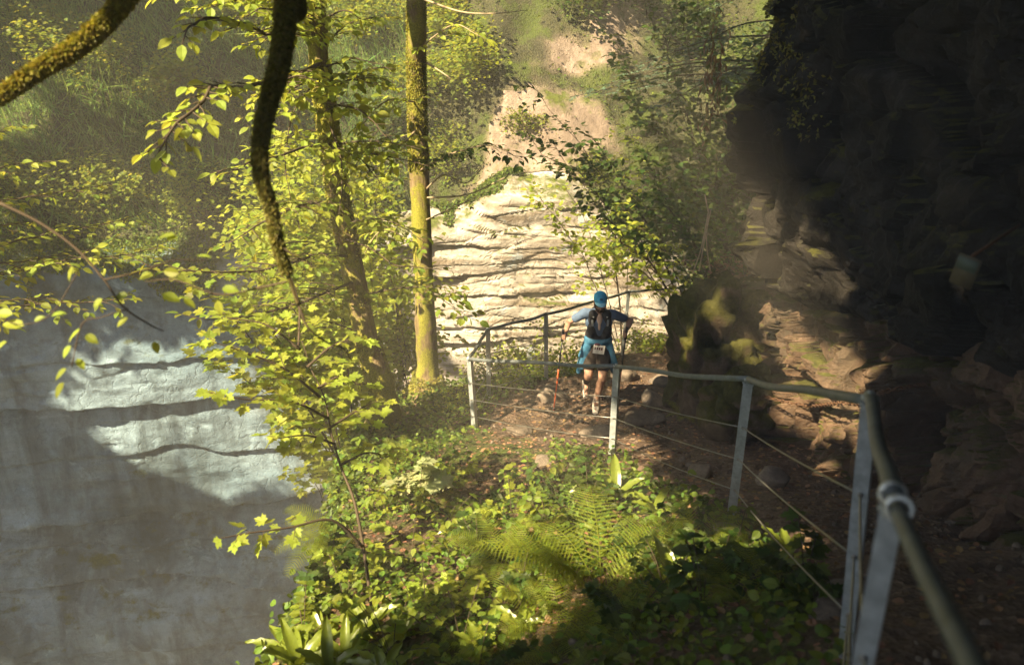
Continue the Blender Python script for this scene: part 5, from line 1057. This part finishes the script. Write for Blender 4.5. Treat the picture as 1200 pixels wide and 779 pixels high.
# hands closed on the pole grips: palm, four unequal fingers of two joints, thumb across
GR = {}
for s, c, e in ((-1, 'hnR', 'elR'), (1, 'hnL', 'elL')):
    w_ = J[c]; fd = (w_ - J[e]); fd /= np.linalg.norm(fd); up = np.array([0, .15, 1.]); up /= np.linalg.norm(up); side = np.cross(fd, up); side /= np.linalg.norm(side)
    pc = w_ + fd * .05; caps(mb, w_, pc, .026, .026, flat=1.45, ax=side); grip = pc + fd * .035 - side * s * .022; GR[s] = grip; ln = (.94, 1., .96, .8)
    for k in range(4):
        k0 = pc + up * (.027 - .019 * k) + fd * .018 + side * s * .012; k1 = k0 + fd * .032 * ln[k] ; k2 = k1 - side * s * .036 * ln[k] + fd * .004; k3 = k2 - fd * .026 * ln[k]
        caps(mb, k0, k1, .0105, .0095, 10, 4); caps(mb, k1, k2, .0095, .0088, 10, 4); caps(mb, k2, k3, .0088, .0078, 10, 4)
    t0 = w_ + fd * .02 + up * .024 - side * s * .014; t1 = t0 + fd * .03 + up * .018 - side * s * .012; t2 = t1 + fd * .03 - up * .004 + side * s * .004; caps(mb, t0, t1, .0125, .011, 10, 4); caps(mb, t1, t2, .011, .009, 10, 4)
for s, h, k, a, t in (('R', 'hpR', 'knR', 'anR', 'toR'), ('L', 'hpL', 'knL', 'anL', 'toL')):
    caps(mb, J[h], J[k], .088, .054); ell(mb, J[k] + [0, -.012, 0], (.052, .052, .06)); d = J[a] - J[k]; back = np.array([0, .03, 0])
    caps(mb, J[k], J[k] + d * .33 + back, .05, .056); caps(mb, J[k] + d * .33 + back, J[a], .056, .033); caps(mb, J[a], J[t], .036, .026, flat=.8)
W0 = wloc(person)
def shift(mb): 
    mb.v = [v for v in mb.v]; return mb
body = fuse(mb, 'body', skin, person, .0065, 2)
def cloth(name, m, build, vox=.009, sm=4, wr=.006, **p):
    b_ = MB(); build(b_); return fuse(b_, name, m, person, vox, sm, wr, **p)
blue = plain('shirt_blue', (.10, .15, .25), .85, var=.2, scale=20, bump=.4); black = plain('vest_black', (.018, .018, .022), .75, var=.3, scale=25, bump=.4)
def shirt(b):
    ell(b, J['chs'] + [0, .005, .02], (.182, .122, .17)); caps(b, J['wst'], J['chs'], .137, .165, flat=.7); caps(b, J['shR'], J['shL'], .070, .070); caps(b, J['chs'] + [0, .03, .1], J['nk'] + [0, .03, -.01], .09, .066)
    for s, e in (('shR', 'elR'), ('shL', 'elL')): caps(b, J[s], J[s] + (J[e] - J[s]) * .55, .066, .058)
cloth('shirt', blue, shirt)
def vest(b):
    for s in (-1, 1):
        caps(b, J['chs'] + [.083 * s, -.056, .14], J['wst'] + [.066 * s, -.05, .06], .068, .09, flat=.95); ell(b, J['chs'] + [.105 * s, -.075, -.06], (.06, .045, .085))
    caps(b, J['chs'] + [0, .10, .10], J['wst'] + [0, .09, .06], .12, .11, flat=.6); caps(b, J['wst'] + [-.05, -.0, .03], J['wst'] + [.05, -.0, .03], .125, .125, flat=.85)
cloth('running_vest', black, vest)
mb = MB(); V_ = []
for u, z in ((.010, .17), (.020, .10), (.016, .03), (.006, -.04)): V_ += [J['chs'] + [-u - .012, -.128 + max(0, z) * .3, z], J['chs'] + [u - .004, -.135 + max(0, z) * .3, z]]
for k in range(4):
    pass
ell(mb, J['chs'] + [-.004, -.095, .085], (.038, .035, .085)); ell(mb, J['chs'] + [-.004, -.112, .0], (.018, .022, .06)); fuse(mb, 'open_neck', plain('skin_light', (.58, .40, .32), .6), person, .006, 3)
for s in (-1, 1):
    mb = MB(); tube(mb, [J['chs'] + [.10 * s, -.135, .10], J['chs'] + [.095 * s, -.15, .02]], .014, 10, smooth=4); mb2 = mb.build_mesh('flask'); put('soft_flask', mb2, plain('flask_clear', (.25, .27, .28), .3), person)
    mb = MB(); box(mb, J['chs'] + [.088 * s, -.128, .135], .02, .012, .016, bev=.003); put('buckle', mb.build_mesh('buckle'), plain('buckle_white', (.6, .6, .55), .5), person)
shorts = plain('shorts_black', (.03, .022, .018), .85, var=.3, bump=.4)
def sh(b):
    ell(b, J['pel'] + [0, 0, .02], (.172, .125, .13))
    for h, k in (('hpR', 'knR'), ('hpL', 'knL')): caps(b, J[h], J[h] + (J[k] - J[h]) * .62, .102, .094)
cloth('shorts', shorts, sh)
teal = plain('jacket_teal', (.05, .17, .30), .7, var=.3, scale=14, bump=.5)
def jk(b):
    caps(b, J['wst'] + [-.07, -.01, -.03], J['wst'] + [.07, -.01, -.03], .115, .115, flat=.8); 
    for s in (-1, 1):
        caps(b, J['wst'] + [.125 * s, -.03, -.05], J['pel'] + [.18 * s, -.04, -.14], .035, .06, flat=.5); caps(b, J['pel'] + [.18 * s, -.03, -.1], J['pel'] + [.215 * s, .02, -.27], .055, .035, flat=.45); caps(b, J['wst'] + [.1 * s, .06, -.05], J['pel'] + [.17 * s, .11, -.22], .07, .07, flat=.5)
    caps(b, J['wst'] + [-.12, -.075, -.03], J['wst'] + [.02, -.115, -.09], .018, .022); caps(b, J['wst'] + [.12, -.075, -.02], J['wst'] + [0, -.115, -.08], .018, .022)
    caps(b, J['wst'] + [0, .08, -.06], J['pel'] + [0, .13, -.26], .12, .15, flat=.3)
    for s in (-1, 1): caps(b, J['wst'] + [.13 * s, -.06, -.06], J['pel'] + [.20 * s, -.10, -.25], .05, .075, flat=.45); caps(b, J['pel'] + [.19 * s, -.08, -.2], J['pel'] + [.235 * s, -.02, -.40], .07, .04, flat=.4)
cloth('tied_jacket', teal, jk, wr=.010)
rb = Matrix.Rotation(R(9), 3, 'Y') @ Matrix.Rotation(R(-14), 3, 'X'); bc = J['wst'] + [.0, -.155, -.125]
mb = MB(); nbx = 9; V_ = []; 
for i in range(nbx):
    for j in range(2):
        x = (i / (nbx - 1) - .5) * .15; V_.append(bc + np.array(rb @ Vector((x, .9 * x * x + .003 * math.sin(i * 2.), (j - .5) * .115))))
for (x, y, z) in list(V_): V_.append(np.array([x, y + .003, z]))
n2 = nbx * 2; Fb = [(2 * i, 2 * i + 2, 2 * i + 3, 2 * i + 1) for i in range(nbx - 1)] + [(n2 + 2 * i, n2 + 2 * i + 1, n2 + 2 * i + 3, n2 + 2 * i + 2) for i in range(nbx - 1)]
mb.add(V_, Fb); bib = put('race_bib', mb.build_mesh('race_bib', False), plain('bib_white', (.72, .70, .66), .7, var=.05), person)
mb = MB(); 
for x, z, w_, h_ in ((-.05, .012, .018, .035), (-.022, .012, .018, .035), (.006, .012, .018, .035), (.034, .012, .018, .035)): box(mb, bc + np.array(rb @ Vector((x, .9 * x * x - .004, z))), w_, .002, h_, rb)
put('bib_number', mb.build_mesh('bib_number', False), plain('bib_print', (.10, .02, .03), .7), bib)
mb = MB(); ell(mb, J['wst'] + [-.02, -.125, -.075], (.05, .02, .028)); fuse(mb, 'jacket_knot', plain('knot_maroon', (.10, .03, .045), .8), person, .006, 2)
# head gear
capm = plain('cap_blue', (.06, .38, .66), .7, var=.2, scale=30, bump=.3)
mb = MB(); ell(mb, hp(0, .015, .048), (.088, .107, .085), 24, Hm); ell(mb, hp(0, -.06, .052), (.06, .045, .035), 16, Hm); cp_ = fuse(mb, 'cap', capm, person, .006, 2)
mb = MB(); V_ = []
for i in range(13):
    a = math.pi * i / 12; 
    for r_, y0, dzz in ((.083, .0, .0), (.088, -.075, .006 * math.sin(a))): V_.append(hp(r_ * math.cos(a) * (1 if y0 == 0 else .86), -.045 - (.055 if y0 == 0 else .12) * math.sin(a), .045 - (.0 if y0 == 0 else .018) + dzz))
V_ += [v + Hm @ np.array([0, 0, -.005]) for v in V_]; Fb = [(2 * i, 2 * i + 1, 2 * i + 3, 2 * i + 2) for i in range(12)] + [(26 + 2 * i, 26 + 2 * i + 2, 26 + 2 * i + 3, 26 + 2 * i + 1) for i in range(12)] + [(2 * i + 1, 27 + 2 * i, 29 + 2 * i, 2 * i + 3) for i in range(12)]
mb.add(V_, Fb); put('brim', mb.build_mesh('brim'), plain('brim_light_blue', (.30, .68, .88), .7), cp_)
mb = MB(); box(mb, hp(0, -.086, .095), .035, .004, .022, hr @ Matrix.Rotation(R(-35), 3, 'X')); put('cap_badge', mb.build_mesh('cap_badge', False), plain('badge_navy', (.02, .08, .16), .7), cp_)
mb = MB()
for s in (-1, 1): ell(mb, hp(.036 * s, -.092, .008), (.036, .016, .022), 14, Hm); caps(mb, hp(.065 * s, -.07, .012), hp(.08 * s, .01, .01), .004, .004, 8, 3)
caps(mb, hp(-.02, -.104, .014), hp(.02, -.104, .014), .006, .006, 8, 3); fuse(mb, 'sunglasses', plain('dark_lens', (.01, .01, .012), .15, spec=.8), person, .004, 1)
mb = MB(); ell(mb, hp(0, -.045, -.082), (.06, .055, .045), 16, Hm); ell(mb, hp(0, -.1, -.05), (.03, .01, .01), 10, Hm)
for s in (-1, 1): ell(mb, hp(.06 * s, -.015, -.045), (.02, .035, .045), 12, Hm)
fuse(mb, 'beard', plain('beard_brown', (.045, .022, .013), .9, var=.4, scale=60, bump=.6), person, .006, 1, .004, 60)
mb = MB(); ell(mb, hp(0, .06, -.02), (.07, .055, .055), 16, Hm); fuse(mb, 'hair', plain('hair_dark', (.03, .018, .012), .9), person, .007, 1, .003, 50)
# legs: sleeve, socks, shoes
mb = MB(); a = J['knR'] + (J['anR'] - J['knR']) * .2; caps(mb, a + [0, .02, 0], J['knR'] + (J['anR'] - J['knR']) * .4 + [0, .03, 0], .060, .062); caps(mb, J['knR'] + (J['anR'] - J['knR']) * .4 + [0, .03, 0], J['anR'], .062, .038); fuse(mb, 'calf_sleeve', plain('sleeve_dark', (.06, .045, .04), .85), person, .007, 3)
shoe = plain('shoe_beige', (.62, .56, .50), .8, var=.25, scale=40, bump=.4); sole = plain('sole_dark', (.16, .10, .08), .85)
for s, a, t in ((1, 'anL', 'toL'), (-1, 'anR', 'toR')):
    A, T = J[a], J[t]; d = T - A; d[2] = d[2] * (1 if s < 0 else .2); d /= np.linalg.norm(d); dn = np.array([0, 0, -1.]) if s > 0 else np.cross(d, [1., 0, 0]); dn = dn / np.linalg.norm(dn) * (1 if dn[2] < 0 else -1)
    mb = MB(); caps(mb, A - d * .0, A + (dn) * .02, .047, .05); caps(mb, A + dn * .055 - d * .035, A + dn * .055 + d * .10, .048, .051, flat=.9); caps(mb, A + dn * .05 + d * .06, A + dn * .066 + d * .17, .05, .038, flat=.8); so_ = fuse(mb, 'shoe', shoe, person, .006, 2)
    mb = MB(); caps(mb, A + dn * .095 - d * .045, A + dn * .095 + d * .08, .036, .042, flat=.35, ax=(1, 0, 0)); caps(mb, A + dn * .095 + d * .06, A + dn * .092 + d * .185, .042, .032, flat=.35, ax=(1, 0, 0)); fuse(mb, 'sole', sole, so_, .006, 1)
    mb = MB(); caps(mb, A - (dn) * .0, A - dn * .07 + (J['knL' if s > 0 else 'knR'] - A) * .1, .041, .039); fuse(mb, 'sock', plain('sock_grey', (.25, .2, .17), .9), person, .006, 2)
# drop him onto the trail
zf = RB.copy()
for s, lab, tip in ((-1, 'orange and black trekking pole in the hand beside the round trail stone', at(649, 462, 11.3)), (1, 'orange and black trekking pole held against the middle railing post', at(722, 456, 11.0))):
    g = RB + GR[s]; tz = np.array([tip[0], tip[1], gz(tip[0], tip[1]) + .0]); d = tz - g; t = thing('trekking_pole', lab, 'trekking pole', tz, group="the runner's two trekking poles"); dl = np.linalg.norm(d); u = d / dl
    def seg_(nm, a, b, r0, r1, m): mb = MB(); tube(mb, [g + u * a, g + u * b], [r0, r1], 10); mb.build(nm, m, t)
    seg_('grip', -.10, .07, .0175, .015, black); seg_('upper_shaft', .07, dl * .42, .010, .010, plain('shaft_black', (.03, .03, .03), .4)); seg_('lower_shaft', dl * .42, dl - .03, .010, .008, plain('shaft_orange', (.75, .13, .03), .4)); seg_('basket', dl - .075, dl - .062, .026, .026, black); seg_('tip', dl - .03, dl, .005, .003, M['wire'])
# ================================================================ light and air
w = bpy.data.worlds.new('World'); sc.world = w; w.use_nodes = True; wn = w.node_tree.nodes; wl = w.node_tree.links; wn.clear()
sky = wn.new('ShaderNodeTexSky'); sky.sky_type = 'NISHITA'; sky.sun_disc = False; sky.sun_elevation = math.asin(SUN[2]); sky.sun_rotation = math.atan2(SUN[0], SUN[1]); sky.air_density = 1.0; sky.dust_density = 1.2
bg = wn.new('ShaderNodeBackground'); bg.inputs[1].default_value = SKY_STR; wo = wn.new('ShaderNodeOutputWorld'); wl.new(sky.outputs[0], bg.inputs[0]); wl.new(bg.outputs[0], wo.inputs[0])
sl = bpy.data.lights.new('sun', 'SUN'); so = bpy.data.objects.new('sun', sl); COL.objects.link(so)
sl.energy = 5.0; sl.angle = R(.55); sl.color = SUN_COL
so.rotation_euler = Vector(tuple(-SUN)).to_track_quat('-Z', 'Y').to_euler(); so.location = (-20, -15, 30)
vs = sc.view_settings; vs.view_transform = 'Standard'; vs.look = 'None'; vs.exposure = EXPO; vs.gamma = 1; vs.use_curve_mapping = False
if HAZE:
    mb = MB(); box(mb, (-6, 6, 6), 150, 150, 60)
    m, nt, N, Lk = mat('misty_air'); pv_ = N.new('ShaderNodeVolumePrincipled'); pv_.inputs['Color'].default_value = (1, .95, .84, 1)
    pv_.inputs['Density'].default_value = HAZE; pv_.inputs['Anisotropy'].default_value = -.45
    oo = N.new('ShaderNodeOutputMaterial'); Lk.new(pv_.outputs[0], oo.inputs['Volume'])
    hz = mb.build('haze', m, kind='stuff')
sc.cycles.max_bounces = 6; sc.cycles.diffuse_bounces = 4; sc.cycles.glossy_bounces = 2; sc.cycles.transmission_bounces = 4; sc.cycles.volume_bounces = 0; sc.cycles.transparent_max_bounces = 4
sc.cycles.use_denoising = True; sc.cycles.sample_clamp_indirect = 6
sc.cycles.use_adaptive_sampling = True
